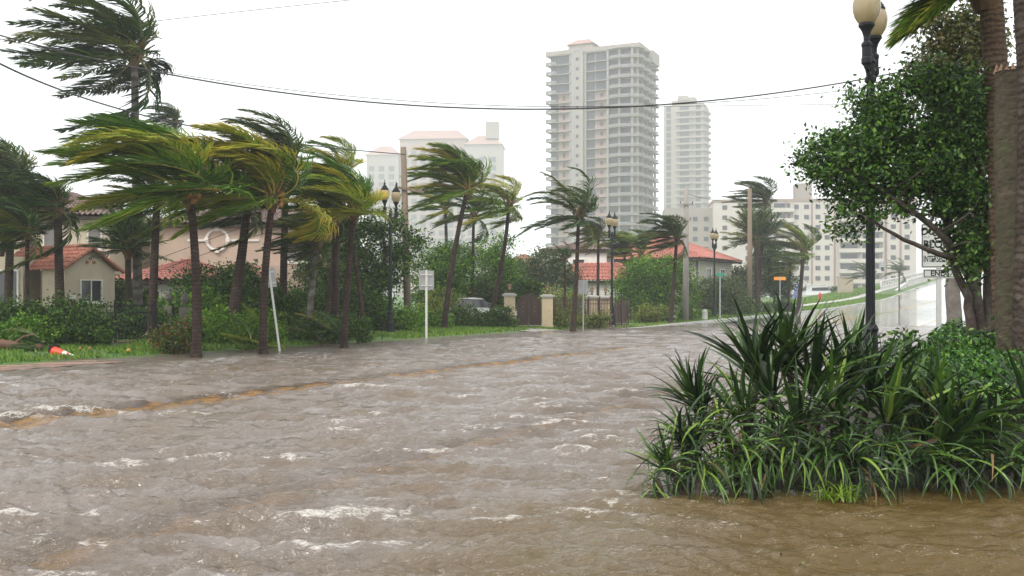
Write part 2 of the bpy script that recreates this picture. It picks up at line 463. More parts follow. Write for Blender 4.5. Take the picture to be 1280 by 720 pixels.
    r.color_ramp.elements[0].color = (.138, .098, .060, 1); r.color_ramp.elements[2].color = (.225, .192, .168, 1)
    r.color_ramp.elements[0].position = .28; r.color_ramp.elements[2].position = .72
    l.new(n2.outputs['Fac'], r.inputs['Fac'])
    al = n.new('ShaderNodeAttribute'); al.attribute_name = 'lee'
    mc = n.new('ShaderNodeMix'); mc.data_type = 'RGBA'; l.new(al.outputs['Fac'], mc.inputs['Factor'])
    l.new(r.outputs['Color'], mc.inputs['A']); mc.inputs['B'].default_value = (.135, .088, .022, 1)
    l.new(mc.outputs['Result'], p.inputs['Base Color'])
    p.inputs['Roughness'].default_value = .03; p.inputs['IOR'].default_value = 1.5
    l.new(bp.outputs[0], p.inputs['Normal'])
    # see-through share: shallow silty water shows the road paint a little
    rf = n.new('ShaderNodeBsdfRefraction'); rf.inputs['IOR'].default_value = 1.2; rf.inputs['Roughness'].default_value = .03
    rf.inputs['Color'].default_value = (.95, .88, .76, 1); l.new(bp.outputs[0], rf.inputs['Normal'])
    ms = n.new('ShaderNodeMixShader'); ac = n.new('ShaderNodeAttribute'); ac.attribute_name = 'clear'; l.new(ac.outputs['Fac'], ms.inputs[0])
    l.new(p.outputs[0], ms.inputs[1]); l.new(rf.outputs[0], ms.inputs[2])
    fm = n.new('ShaderNodeBsdfPrincipled'); fm.inputs['Base Color'].default_value = (.80, .76, .70, 1); fm.inputs['Roughness'].default_value = .6
    bp2 = n.new('ShaderNodeBump'); bp2.inputs['Strength'].default_value = .8; bp2.inputs['Distance'].default_value = .03
    n3 = n.new('ShaderNodeTexNoise'); n3.inputs['Scale'].default_value = 26; n3.inputs['Detail'].default_value = 8; n3.inputs['Roughness'].default_value = .72; n3.inputs['Distortion'].default_value = .8
    l.new(mp.outputs[0], n3.inputs['Vector']); l.new(n3.outputs['Fac'], bp2.inputs['Height']); l.new(bp2.outputs[0], fm.inputs['Normal'])
    af = n.new('ShaderNodeAttribute'); af.attribute_name = 'foam'
    ml = n.new('ShaderNodeMath'); ml.operation = 'MULTIPLY_ADD'; ml.use_clamp = True
    ms_ = n.new('ShaderNodeMath'); ms_.operation = 'SUBTRACT'; l.new(n3.outputs['Fac'], ms_.inputs[0]); ms_.inputs[1].default_value = .5
    l.new(ms_.outputs[0], ml.inputs[0]); ml.inputs[1].default_value = 3.6; l.new(af.outputs['Fac'], ml.inputs[2]); ml.use_clamp = False
    mr_ = n.new('ShaderNodeMapRange'); mr_.inputs['From Min'].default_value = .52; mr_.inputs['From Max'].default_value = 1.15; mr_.inputs['To Max'].default_value = .62; l.new(ml.outputs[0], mr_.inputs['Value'])
    gt = n.new('ShaderNodeMath'); gt.operation = 'MULTIPLY'; gm = n.new('ShaderNodeMapRange'); gm.inputs['From Min'].default_value = .02; gm.inputs['From Max'].default_value = .14; l.new(af.outputs['Fac'], gm.inputs['Value']); l.new(mr_.outputs[0], gt.inputs[0]); l.new(gm.outputs[0], gt.inputs[1])
    mf = n.new('ShaderNodeMixShader'); l.new(gt.outputs[0], mf.inputs[0])
    l.new(ms.outputs[0], mf.inputs[1]); l.new(fm.outputs[0], mf.inputs[2])
    l.new(mf.outputs[0], n['Material Output'].inputs['Surface'])
water()
# ================================================================== PLANT KIT
WIND = Vector((-1.0, .12, 0.0)).normalized()

def leaf_points(centers, size, rng, elong=2.0, wind=.35, up=.4, jitter=.35):
    """one folded diamond leaf (two triangles pairs) per centre -> V, F"""
    N = len(centers)
    d = rng.normal(size=(N, 3)); d /= np.linalg.norm(d, axis=1)[:, None]
    d += np.array([WIND.x, WIND.y, -.15]) * wind * 1.6; d /= np.linalg.norm(d, axis=1)[:, None]
    nn = rng.normal(size=(N, 3)) + np.array([0, 0, up * 2]); 
    sd = np.cross(d, nn); sd /= (np.linalg.norm(sd, axis=1)[:, None] + 1e-9)
    up_ = np.cross(sd, d)
    L = size * (1 + jitter * (rng.rand(N) - .5) * 2); Wd = L / elong
    L = L[:, None]; Wd = Wd[:, None]
    b = centers - d * L * .5
    l_ = b + d * L * .5 + sd * Wd * .5 + up_ * Wd * .22
    r_ = b + d * L * .5 - sd * Wd * .5 + up_ * Wd * .22
    t = b + d * L
    V = np.stack([b, r_, t, l_], 1).reshape(-1, 3)
    i = np.arange(N)[:, None] * 4
    Fq = np.concatenate([np.concatenate([i, i+1, i+2], 1), np.concatenate([i, i+2, i+3], 1)], 0)
    return V, Fq

def blobs_to_clumps(blobs, K, rng, shell=.45):
    """blobs: (cx,cy,cz, rx,ry,rz) -> K clump centres through the volume, denser to the outside"""
    vol = np.array([b[3]*b[4]*b[5] for b in blobs]) ** .8; pr = vol / vol.sum()
    idx = rng.choice(len(blobs), K, p=pr); B = np.array(blobs)[idx]
    d = rng.normal(size=(K, 3)); d /= np.linalg.norm(d, axis=1)[:, None]
    r = shell + (1 - shell) * rng.rand(K) ** .7
    return B[:, :3] + d * B[:, 3:] * r[:, None]

def foliage_mesh(name, blobs, K, per, size, mat, seed=0, spread=.25, elong=2.0, wind=.35, shell=.45, floor=None, up=.4):
    rng = np.random.RandomState(seed)
    C = blobs_to_clumps(blobs, K, rng, shell)
    cs = (spread * (.6 + .8 * rng.rand(K)))[:, None, None]
    P = C[:, None, :] + rng.normal(size=(K, per, 3)) * cs * np.array([1.15, 1.0, .75])
    keep = rng.rand(K, per) < (.55 + .45 * rng.rand(K))[:, None]
    P = P[keep]
    if floor is not None: P = P[P[:, 2] > floor]
    V, Fq = leaf_points(P, size, rng, elong, wind, up)
    return np_mesh(name, V, Fq, mat), C

m_bark = M('bark_brown', (.055, .038, .028), .8, .3, 6, .9, 25, stain=((.20, .18, .15), .6, 2.5))
m_bark_grey = M('bark_grey', (.17, .15, .13), .8, .25, 5, .8, 25, stain=((.07, .06, .05), .7, 2))
def palm_bark(name, c1, c2, rings=5.5):
    m = M(name, c1, .9, .35, 3, 1.0, 18, spec=.15, stain=(c2, .5, 4)); n = m.node_tree.nodes; l = m.node_tree.links; p = n['Principled BSDF']
    src = p.inputs['Base Color'].links[0].from_socket
    tc = n.new('ShaderNodeTexCoord'); w = n.new('ShaderNodeTexWave'); w.wave_type = 'BANDS'; w.bands_direction = 'Z'; w.inputs['Scale'].default_value = rings / 3.1416
    w.inputs['Distortion'].default_value = 5.0; w.inputs['Detail'].default_value = 3; w.inputs['Detail Scale'].default_value = 3
    l.new(tc.outputs['Object'], w.inputs['Vector'])
    r = n.new('ShaderNodeValToRGB'); r.color_ramp.elements[0].color = (.55, .53, .51, 1); r.color_ramp.elements[1].color = (1, 1, 1, 1); r.color_ramp.elements[0].position = .15; r.color_ramp.elements[1].position = .6
    l.new(w.outputs['Fac'], r.inputs['Fac'])
    mx = n.new('ShaderNodeMix'); mx.data_type = 'RGBA'; mx.blend_type = 'MULTIPLY'; mx.inputs['Factor'].default_value = 1
    l.new(src, mx.inputs['A']); l.new(r.outputs['Color'], mx.inputs['B']); l.new(mx.outputs['Result'], p.inputs['Base Color'])
    return m
m_palm = palm_bark('palm_trunk_bark', (.052, .034, .028), (.11, .085, .072), 9)
m_palm_grey = palm_bark('royal_palm_bark', (.15, .135, .125), (.08, .07, .062), 2.5)
m_leaf_ficus = leaf_mat('ficus_leaf', [(.007, .024, .005), (.022, .070, .009), (.055, .145, .016), (.14, .26, .035)], .33, .2, .35, objvar=0)
m_leaf_dark = leaf_mat('dark_shrub_leaf', [(.008, .022, .004), (.020, .062, .008), (.050, .125, .014), (.12, .21, .026)], .5, .2, .15, objvar=.15)
m_leaf_mid = leaf_mat('green_shrub_leaf', [(.020, .065, .006), (.055, .155, .012), (.12, .26, .020), (.22, .36, .035)], .5, .25, .15, objvar=.15)
m_leaf_lime = leaf_mat('lime_shrub_leaf', [(.05, .10, .02), (.12, .20, .03), (.24, .28, .05), (.36, .32, .10)], .5, .3, .15, objvar=.1)
m_leaf_olive = leaf_mat('olive_tree_leaf', [(.028, .048, .015), (.055, .09, .026), (.11, .15, .06), (.16, .19, .09)], .5, .25, .12, objvar=.15)
m_leaf_red = leaf_mat('croton_leaf', [(.03, .06, .01), (.06, .13, .02), (.12, .18, .02), (.30, .05, .02)], .4, .2, .4, objvar=.1)

def limb_path(a, b, rng, bend=.15, n=6):
    a = Vector(a); b = Vector(b); L = (b - a).length
    o = Vector((rng.uniform(-1, 1), rng.uniform(-1, 1), rng.uniform(-.3, 1))) * L * bend
    return [a.lerp(b, t) + o * math.sin(math.pi * t) for t in [i / (n-1) for i in range(n)]]

def d_far(b): return Vector(b).y > 30
def tree(name, label, cat, base, trunks, blobs, K, per, size, leafmat, bark=m_bark, seed=1, r0=.12, group=None,
         spread=.25, twigs=24, wind=.35, elong=2.0, shell=.45, twig_r=.018, up=.4):
    """base: world point; trunks: list of polylines in local coordinates; blobs local"""
    rng = random.Random(seed)
    t = empty(name, base, 0, label, cat, group)
    if d_far(base): size *= 1.25
    me, C = foliage_mesh('crown', blobs, K, per, size, leafmat, seed, spread, elong, wind, shell, floor=.02, up=up)
    mb = MB(); sk = []
    for tr in trunks:
        pts = [Vector(p) for p in tr[1:]] if not hasattr(tr[0], '__len__') else [Vector(p) for p in tr]
        r = tr[0] if not hasattr(tr[0], '__len__') else r0
        fine = []
        for i in range(len(pts) - 1):
            for j in range(4):
                fine.append(pts[i].lerp(pts[i+1], j / 4) + Vector((rng.uniform(-1,1), rng.uniform(-1,1), 0)) * r * .25)
        fine.append(pts[-1]); m = len(fine)
        rad = [r * (1 - .68 * i / (m-1)) * (1.25 if i == 0 else 1) for i in range(m)]
        mb.tube(fine, rad, 9); sk += [(p, rd) for p, rd in zip(fine, rad)][m // 3:]
    for i in range(twigs):
        c = Vector(C[rng.randrange(len(C))])
        c2 = [(p, rd) for p, rd in sk if p.z < c.z + .3] or sk
        p, rd = min(c2, key=lambda q: (q[0] - c).length + rng.random() * .4)
        path = limb_path(p, c, rng)
        mb.tube(path, [max(twig_r, rd * .55) * (1 - .75 * k / 5) for k in range(6)], 5)
    mb.build('trunk', bark, t, smooth=True)
    link_mesh('crown', me, t)
    return t

def shrub(name, label, cat, px, pyb, w, h, d, leafmat, size=.08, dens=1.0, seed=1, depth=None, group=None, wind=.3,
          boxy=False, elong=2.0, z=None, bark=m_bark):
    """mass of leaves w x h metres standing on the ground at pixel column px, distance d"""
    x = (px - 640) / F * d; zb = G(x, d) if z is None else z
    rng = random.Random(seed); depth = depth or min(w, 1.6) 
    blobs = []
    nb = max(3, int(w / (h * .6)) + 1) if not boxy else max(4, int(w / (h * .5)) + 2)
    for i in range(nb):
        fx = (i + .5) / nb - .5
        hh = h * (rng.uniform(.78, 1.02) if not boxy else rng.uniform(.93, 1.0)) * (1 if boxy else (1 - .5 * abs(fx) ** 2 * 2))
        blobs.append((fx * w * .86, rng.uniform(-.12, .12) * depth, hh * .5, w / nb * .8, depth * .5, hh * .5))
        blobs.append((fx * w * .86 + rng.uniform(-.2, .2), 0, hh * .3, w / nb * .8, depth * .55, hh * .32))
    size *= 1.22
    area = w * h; K = int(26 * area ** .8 * dens * .9 / (size / .08)) + 14
    t = empty(name, (x, d, zb), 0, label, cat, group)
    me, C = foliage_mesh('foliage', blobs, K, 110, size, leafmat, seed, h * .085 + .04, elong, wind, .35, floor=.0)
    mb = MB()
    for i in range(max(6, int(w * 4))):
        c = Vector(C[rng.randrange(len(C))]); b = Vector((c.x * .9 + rng.uniform(-.1, .1), rng.uniform(-.1, .1), -.03))
        mb.tube(limb_path(b, c, rng, .1), [.022 * (1 - .7 * k / 5) for k in range(6)], 5)
    mb.build('stems', bark, t, smooth=True)
    link_mesh('foliage', me, t)
    return t

# ---- palm fronds, swept by the wind
m_frond = leaf_mat('palm_leaflet', [(.028, .075, .008), (.085, .185, .014), (.20, .32, .022), (.42, .44, .04)], .45, .30, .18, tip=(.62, .36, .04), objvar=.55)
m_frond_dark = leaf_mat('palm_leaflet_dark', [(.010, .030, .008), (.022, .068, .013), (.055, .125, .020), (.12, .19, .03)], .45, .25, .18, tip=(.22, .15, .03), objvar=.5)
m_rachis = M('palm_midrib', (.42, .33, .07), .45, .25, 3)
m_rachis_dk = M('palm_midrib_dark', (.14, .14, .05), .5, .25, 3)

def frond_mesh(seed, az, el, L=3.8, k=.9, g=.10, ll=.8, lw=.042, pairs=52, comb=.9, mats=(None, None), wind=WIND, gap=0.0):
    rng = random.Random(seed)
    d = Vector((math.cos(az) * math.cos(el), math.sin(az) * math.cos(el), math.sin(el)))
    n = 15; ds = L / n; p = Vector((0, 0, 0)) + d * .12; pts = [p.copy()]; dirs = [d.copy()]
    up = Vector((0, 0, 1)); wv = (wind + Vector((rng.uniform(-.1,.1), rng.uniform(-.45,.45), rng.uniform(-.25,.22))))
    for i in range(n):
        t = (i + 1) / n
        d = (d + wv * k * ds * (.35 + 1.1 * t) - up * g * ds * (.3 + t) + Vector((rng.gauss(0,.012), rng.gauss(0,.012), rng.gauss(0,.012)))).normalized()
        p = p + d * ds; pts.append(p.copy()); dirs.append(d.copy())
    mb = MB(); mb.mat(1)
    mb.tube(pts, [.034 * (1 - .88 * i / n) + .003 for i in range(n + 1)], 5)
    mb.mat(0); V = []; Fc = []; tip = [0.25] * len(mb.v)
    for j in range(pairs):
        t = .10 + .90 * (j + rng.random() * .6) / pairs
        f = t * n; i = min(int(f), n - 1); q = pts[i].lerp(pts[i+1], f - i); tg = dirs[i].lerp(dirs[i+1], f - i).normalized()
        side = tg.cross(up)
        if side.length < .15: side = tg.cross(Vector((0, 1, 0)))
        side.normalize(); nrm = side.cross(tg)
        prof = min(1, .45 + 2.2 * t) * (1 - .72 * max(0, t - .55) / .45)
        for sgn in (-1, 1):
            if rng.random() < gap: continue
            l = ll * prof * rng.uniform(.8, 1.12)
            v = (side * sgn * rng.uniform(.65, .9) + tg * rng.uniform(.5, .75) + nrm * rng.uniform(-.1, .25)).normalized()
            a = q.copy(); wn = Vector((rng.gauss(0, .5), rng.gauss(0, .5), 1)).normalized()
            segs = 3; vs = []; wid = lw * rng.uniform(.8, 1.15)
            prof_w = (.55, 1.0, .75)
            for m in range(segs):
                ws = v.cross(wn); ws = ws.normalized() * wid * .5 * prof_w[m] if ws.length > 1e-4 else Vector((0, wid*.5, 0))
                vs += [a - ws, a + ws]
                a = a + v * l / segs
                v = (v + wv * comb * .62 + Vector((0, 0, -.10)) + Vector((rng.gauss(0,.05), rng.gauss(0,.05), rng.gauss(0,.07)))).normalized()
            vs.append(a); b0 = len(mb.v)
            mb.add(vs, [(0, 1, 3, 2), (2, 3, 5, 4), (4, 5, 6)])
            tip += [0, 0, .12, .12, .55, .55, 1.0]
    me = mb.mesh('frond', list(mats), smooth=False, recalc=False)
    tw = np.array(tip, dtype=np.float32)
    at_ = me.attributes.new('tip', 'FLOAT', 'POINT'); at_.data.foreach_set('value', tw)
    return me

def crown_set(seed, n, elmin=-.35, elmax=1.35, kw=None, kr=(.5, 1.5), gap=0.0, mats=None, L=3.8, ll=.8, lw=.042, pairs=52, g=.1, wind=WIND, comb=.9):
    rng = random.Random(seed); out = []
    for i in range(n):
        az = i * 2.39996 + rng.uniform(-.25, .25)
        el = elmin + (elmax - elmin) * ((i + .5) / n) ** .9 + rng.uniform(-.12, .12)
        facing = -(math.cos(az) * wind.x + math.sin(az) * wind.y)   # 1 = points into the wind
        k = rng.uniform(*kr) * (1 + 1.9 * max(0, facing) * math.cos(el))
        out.append(frond_mesh(seed * 100 + i, az, el, L * rng.uniform(.85, 1.08), k, g * rng.uniform(.6, 1.4), ll, lw, pairs, comb, mats, wind, gap))
    return out

CR_A = crown_set(1, 26, -.18, 1.45, kr=(.5, 1.15), mats=(m_frond, m_rachis), g=.22, ll=1.05, lw=.046, pairs=112, L=3.35)
CR_B = crown_set(2, 25, -.2, 1.45, kr=(.5, 1.2), mats=(m_frond, m_rachis), g=.26, ll=1.0, lw=.046, pairs=112, L=3.3)
CR_C = crown_set(3, 23, -.5, 1.25, kr=(.45, 1.2), mats=(m_frond_dark, m_rachis_dk), g=.16, ll=1.0, lw=.058, pairs=86)
CR_D = crown_set(4, 15, -.55, 1.2, kr=(.30, .75), mats=(m_frond_dark, m_rachis_dk), g=.30, L=3.2, ll=.78, lw=.055, pairs=70)
CR_S = crown_set(5, 16, -.6, 1.3, kr=(.45, 1.2), mats=(m_frond, m_rachis), g=.22, L=3.4, ll=1.0, lw=.055, pairs=84)
CR_F = crown_set(6, 34, -.2, 1.35, kr=(.05, .3), mats=(m_frond_dark, m_rachis_dk), g=.10, L=1.7, ll=.75, lw=.05, pairs=26, comb=.5)

def palm_trunk(mb, pts, r0, r1, rings=36, n=12, flare=1.45):
    P = [Vector(p) for p in pts]
    def bez(t):
        if len(P) == 3: return P[0]*(1-t)**2 + P[1]*2*t*(1-t) + P[2]*t*t
        return P[0].lerp(P[-1], t)
    q = []; r = []; m = rings * 3
    for i in range(m + 1):
        t = i / m; rr = r0 + (r1 - r0) * t; rr *= 1 + (flare - 1) * max(0, 1 - t / .09) ** 1.5
        ph = (i % 3)
        rr *= (1.035, .985, .995)[ph]
        q.append(bez(t)); r.append(rr)
    mb.tube(q, r, n)

m_coco = M('coconut_husk', (.30, .14, .04), .5, .35, 9, .3, 20)
m_fibre = M('palm_fibre', (.13, .075, .035), .9, .4, 12, .9, 40)
coco_me = None
def coconut_mesh():
    mb = MB(); mb.lathe([(.01, -.13), (.07, -.10), (.10, -.03), (.098, .04), (.07, .10), (.02, .135)], n=9)
    return mb.mesh('coconut', m_coco, smooth=True)
coco_me = coconut_mesh()

def palm(label, base_px, head_px, d, crown, scale=1.0, r0=.16, r1=.11, bend=0.0, seed=1, group='wind-blown palms', rot=0.0, tilt=0.0,
         n=None, coconuts=0, bark=None, dz=0.0, zbase=None, rings=34, skip=()):
    rng = random.Random(seed)
    bx = (base_px - 640) / F * d; zb = G(bx, d) - .05 if zbase is None else zbase
    hx = (head_px[0] - 640) / F * d; hz = EYE + (HOR - head_px[1]) / F * d
    t = empty('palm_tree', (bx, d, zb), 0, label, 'palm tree', group)
    H = Vector((hx - bx, dz, hz - zb)); mid = H * .5 + Vector((bend, 0, 0))
    r0 *= .78; r1 *= .78
    mb = MB(); palm_trunk(mb, [(0, 0, 0), mid, H], r0, r1, rings)
    mb.build('trunk', bark or m_palm, t, smooth=True)
    # fibrous head where the frond bases clasp the trunk
    mb = MB(); s = scale
    mb.lathe([(r1 * .9, -.45*s), (r1 * 1.55, -.2*s), (r1 * 1.9, .0), (r1 * 1.5, .2*s), (r1 * .5, .42*s)], H, 10)
    for i in range(12):
        a = rng.uniform(0, 6.28); v = Vector((math.cos(a), math.sin(a), rng.uniform(.5, 1.4))).normalized()
        mb.tube([H + Vector((0, 0, -.35*s)) + v * .08, H + v * .45 * s, H + v * .75 * s], [.035*s, .03*s, .02*s], 5)
    hd = mb.build('crown_base', m_fibre, t, smooth=True)
    for i in range(coconuts):
        a = rng.uniform(0, 6.28)
        c = link_mesh('coconut', coco_me, t, H + Vector((math.cos(a) * .2 + .08, math.sin(a) * .2 - .08, rng.uniform(-.28, .12))) * 1.0,
                      (rng.uniform(-.5, .5), rng.uniform(-.5, .5), 0), rng.uniform(.6, .85))
    fr = crown if n is None else crown[:n]
    for i, me in enumerate(fr):
        if i in skip: continue
        link_mesh('frond', me, t, H, (rng.gauss(0, .04), tilt + rng.gauss(0, .05), rot + rng.gauss(0, .06)), scale * rng.uniform(.92, 1.06))
    return t
# ================================================================== PALMS, left to right
palm('coconut palm standing in the water, leftmost of the three, its yellow-tipped fronds blown left',
     245, (237, 240), 27.6, CR_A, 1.22, .175, .125, .18, 11, coconuts=7, rings=44, tilt=-.12)
palm('coconut palm standing in the water, middle of the three at the kerb, orange coconuts',
     329, (341, 247), 29.3, CR_B, 1.0, .155, .12, -.18, 12, coconuts=8, rings=42, rot=.15, tilt=-.02)
palm('coconut palm standing in the water, rightmost of the three kerb palms, smallest crown',
     430, (443, 265), 33.0, CR_A, .92, .15, .115, -.1, 13, coconuts=6, rings=40, rot=-.15)
palm('very tall royal palm with smooth grey trunk and dusky crown, highest on the left',
     173, (168, 70), 40, CR_C, 1.38, .25, .17, .0, 14, bark=m_palm_grey, rings=16, tilt=.12)
palm('dark ringed palm trunk right beside the grey royal palm', 189, (196, 250), 34, CR_C, .6, .20, .15, .0, 15, coconuts=0)
palm('thick palm with leaning brown trunk rising from the hedge behind the middle kerb palm', 285, (309, 258), 35, CR_C, .7, .27, .17, .1, 16)
palm('tall dark palm whose bare-edged crown tops the two kerb palms', 353, (357, 205), 38, CR_C, .85, .2, .14, 0, 17, tilt=.22)
palm('small palm with pale leaning trunk in front of the hedge', 383, (396, 305), 36, CR_C, .55, .15, .12, 0, 18, bark=m_palm_grey)
palm('palm with straight dark trunk left of the third kerb palm', 419, (420, 272), 38, CR_C, .55, .2, .15, 0, 19)
palm('slim palm with trunk leaning left behind the third kerb palm', 456, (438, 292), 40, CR_C, .5, .14, .1, .1, 20)
palm('palm with grey-green storm-bent crown above the third kerb palm', 408, (428, 218), 43, CR_S, .8, .19, .13, 0, 21, coconuts=6)
palm('dark stout palm by the tile-roofed porch of the cream house', 76, (72, 262), 37, CR_C, .82, .24, .17, 0, 22)
palm('small arching palm before the cream wall at the very left', 31, (34, 292), 33, CR_C, .55, .11, .08, .05, 23)
palm('stout palm trunk with dark fronds at the extreme left edge', 9, (14, 256), 38, CR_C, .85, .22, .17, 0, 24)
palm('dark palm with bushy crown left of the cream house', -22, (22, 232), 42, CR_C, 1.1, .2, .15, 0, 25)
palm('small distant palm peeking over the crowns left of the kerb palms', 222, (219, 150), 62, CR_C, .55, .17, .12, 0, 26)
palm('dark fan palm with round spiky crown beside the cream gable', 161, (160, 312), 39, CR_F, 1.0, .16, .14, 0, 27, rot=.3)
palm('large coconut palm with dense green wind-combed crown and slanting trunk behind the square sign',
     555, (584, 238), 48.5, CR_B, 1.0, .19, .13, -.25, 28, coconuts=4, rot=.1)
palm('coconut palm with yellowish ragged crown and curved trunk left of the gate', 609, (636, 258), 53, CR_S, .82, .17, .12, .35, 29, coconuts=5)
palm('grey slender palm trunk behind the large slanting palm', 560, (557, 262), 62, CR_S, .62, .17, .12, 0, 30, bark=m_palm_grey)
palm('young palm with thin trunk between the slanting palm and the curved one', 590, (592, 268), 60, CR_D, .85, .15, .11, 0, 31)
palm('open-crowned palm with thin dark trunk before the gate and fence', 716, (723, 270), 49.8, CR_D, 1.0, .165, .10, .08, 32, coconuts=0)
palm('tiny palm inside the fenced garden', 706, (706, 324), 56, CR_D, .42, .1, .07, 0, 33)
palm('half-hidden palm behind the lamp post by the fence', 747, (748, 293), 64, CR_C, .55, .14, .1, 0, 34)
palm('palm with shaggy green crown beside the grey utility pole', 838, (846, 298), 63.5, CR_C, .80, .17, .12, .0, 35)
palm('faded palm in front of the red hip roof', 800, (801, 318), 78, CR_S, .95, .17, .12, 0, 36)
palm('faded palm with pale crown left of the red hip roof', 772, (782, 312), 80, CR_C, .8, .15, .12, 0, 37)
palm('tall bent palm with bare-topped crown behind the bare wooden pole', 945, (957, 252), 95, CR_C, 1.05, .3, .19, 0, 38, tilt=.2)
palm('squat leafy palm under the tall bent palm', 948, (945, 300), 92, CR_F, 1.9, .32, .25, 0, 39)
palm('palm with upright shaggy crown and curving trunk before the long apartment block', 997, (1004, 315), 93, CR_S, 1.15, .28, .2, .1, 40, tilt=.35)
palm('small yellowing palm left of the palm before the apartment block', 985, (988, 332), 96, CR_S, .62, .16, .12, 0, 41)
palm('hazy little palm near the end of the bridge railing', 1124, (1124, 340), 190, CR_D, 1.1, .2, .15, 0, 42)
palm('hazy palm beside the white boat in front of the apartment block', 1085, (1084, 345), 170, CR_D, 1.2, .25, .2, 0, 43)

# ================================================================== TREES
tree('broadleaf_tree', 'thin windblown broadleaf tree with many sky gaps around the wooden utility pole', 'tree',
     Vector((-6.3, 45.5, .1)), [[(0,0,0),(.1,0,2.2),(.5,.1,3.6),(.3,0,5.0)], [(.1,0,1.6),(-.5,.2,3.2),(-.9,0,4.6)], [(.2,0,2.0),(1.1,0,3.4),(1.7,.2,4.1)]],
     [(-.5,0,4.5,1.0,.9,.9),(.5,0,4.9,1.0,.9,.8),(1.4,.2,4.0,.8,.8,.8),(-.9,0,3.3,.9,.8,.9),(.8,0,3.0,1.1,.9,.9),(-.2,0,2.1,1.3,1,.9)],
     150, 70, .13, m_leaf_dark, seed=51, r0=.11, spread=.22, group=None)
tree('broadleaf_tree', 'rounded bushy tree of mid green in front of the hazy pink hotel', 'tree',
     Vector((-4.3, 60, .15)), [[(0,0,0),(.1,0,1.8),(.2,0,3.6)]],
     [(-.6,0,3.2,1.6,1.2,1.2),(.7,0,3.5,1.4,1.2,1.3),(.1,0,2.0,2.0,1.3,1.2),(0,0,4.2,1.0,.9,.7)], 150, 120, .13, m_leaf_mid, seed=52, spread=.28)
tree('broadleaf_tree', 'wind-bent tree with pale green foliage right of the slanting palm', 'tree',
     Vector((-1.0, 66, .15)), [[(.9,0,0),(.5,0,2.2),(0,0,4.2)]],
     [(-.6,0,4.2,1.3,1.1,1.2),(.4,0,3.2,1.6,1.2,1.2),(-.2,0,2.0,2.0,1.3,1.2),(.2,0,5.0,.8,.8,.8)], 140, 120, .14, m_leaf_mid, seed=53, spread=.3)
tree('shrub_tree', 'dark small tree combed sideways by wind left of the gate', 'tree',
     Vector((.75, 58, .15)), [[(.35,0,0),(.2,0,1.0),(-.1,0,2.1)]],
     [(-.1,0,1.9,.75,.6,.55),(-.45,0,1.5,.6,.5,.5),(.3,0,2.2,.45,.5,.45)], 110, 110, .10, m_leaf_dark, seed=54, spread=.16, wind=1.6, r0=.06)
tree('broadleaf_tree', 'grey-green tree rising behind the gate pillars', 'tree',
     Vector((1.6, 74, .15)), [[(0,0,0),(.1,0,2.2),(.2,0,4.0)]],
     [(-.9,0,3.4,1.4,1.2,1.1),(.8,0,4.0,1.3,1.2,1.1),(2.1,0,3.3,1.2,1.2,1.0),(0,0,2.2,2.4,1.3,1.3)], 150, 90, .16, m_leaf_olive, seed=55, spread=.33)
tree('broadleaf_tree', 'big bright green rounded tree in front of the red hip roof', 'tree',
     Vector((10.2, 72, .2)), [[(0,0,0),(.1,0,1.4),(.4,0,3.0)],[(0,0,.6),(-1.2,0,2.2)],[(0,0,.6),(1.4,0,2.3)]],
     [(-.2,0,3.2,2.0,1.6,1.2),(1.4,0,3.3,1.3,1.3,1.1),(-1.7,0,2.3,1.3,1.2,1.2),(.8,0,1.8,2.6,1.5,1.3),(-.7,0,1.2,2.4,1.3,1.1)], 260, 130, .14, m_leaf_mid, seed=56, spread=.32)
tree('broadleaf_tree', 'olive-grey tree right of the grey utility pole, below the red roof', 'tree',
     Vector((15.9, 78, .45)), [[(0,0,0),(.1,0,1.3),(.1,0,2.4)]],
     [(-.9,0,1.7,1.6,1.2,1.1),(.9,0,2.0,1.5,1.2,1.0),(0,0,1.0,2.2,1.2,.9)], 170, 110, .14, m_leaf_olive, seed=57, spread=.28)
tree('broadleaf_tree', 'dusty green tree between the red-roofed house and the bare wooden pole', 'tree',
     Vector((20.9, 94, .7)), [[(0,0,0),(.1,0,1.6),(.1,0,3.0)]],
     [(-.7,0,2.0,1.5,1.2,1.4),(.9,0,1.8,1.4,1.2,1.4),(0,0,3.1,1.0,1,.9)], 150, 100, .17, m_leaf_olive, seed=58, spread=.32)
tree('broadleaf_tree', 'dark tree filling the gap under the leafy palms by the apartment block', 'tree',
     Vector((26.3, 100, 1.0)), [[(0,0,0),(.1,0,2.0),(.1,0,4.0)]],
     [(-1.2,0,3.0,1.6,1.2,1.8),(.6,0,2.2,1.6,1.2,1.7),(-.6,0,5.2,1.2,1.2,1.4)], 170, 100, .18, m_leaf_dark, seed=59, spread=.36)
tree('broadleaf_tree', 'leafy garden tree behind the long hedge right of the pink house', 'tree',
     Vector((-12.3, 43, .15)), [[(0,0,0),(0,0,1.4),(.2,0,2.6)]],
     [(-.8,0,2.0,1.5,1.1,.9),(.9,0,1.9,1.5,1.1,1.0),(0,0,1.2,2.2,1.2,.8)], 170, 110, .12, m_leaf_dark, seed=60, spread=.25)
tree('broadleaf_tree', 'dark spreading tree between third kerb palm and square sign', 'tree',
     Vector((-8.6, 50, .15)), [[(0,0,0),(0,0,1.8),(.2,0,3.6)]],
     [(-.8,0,3.1,1.5,1.1,1.2),(.9,0,2.6,1.5,1.1,1.2),(0,0,1.5,2.4,1.2,1.1)], 200, 110, .13, m_leaf_dark, seed=61, spread=.28)
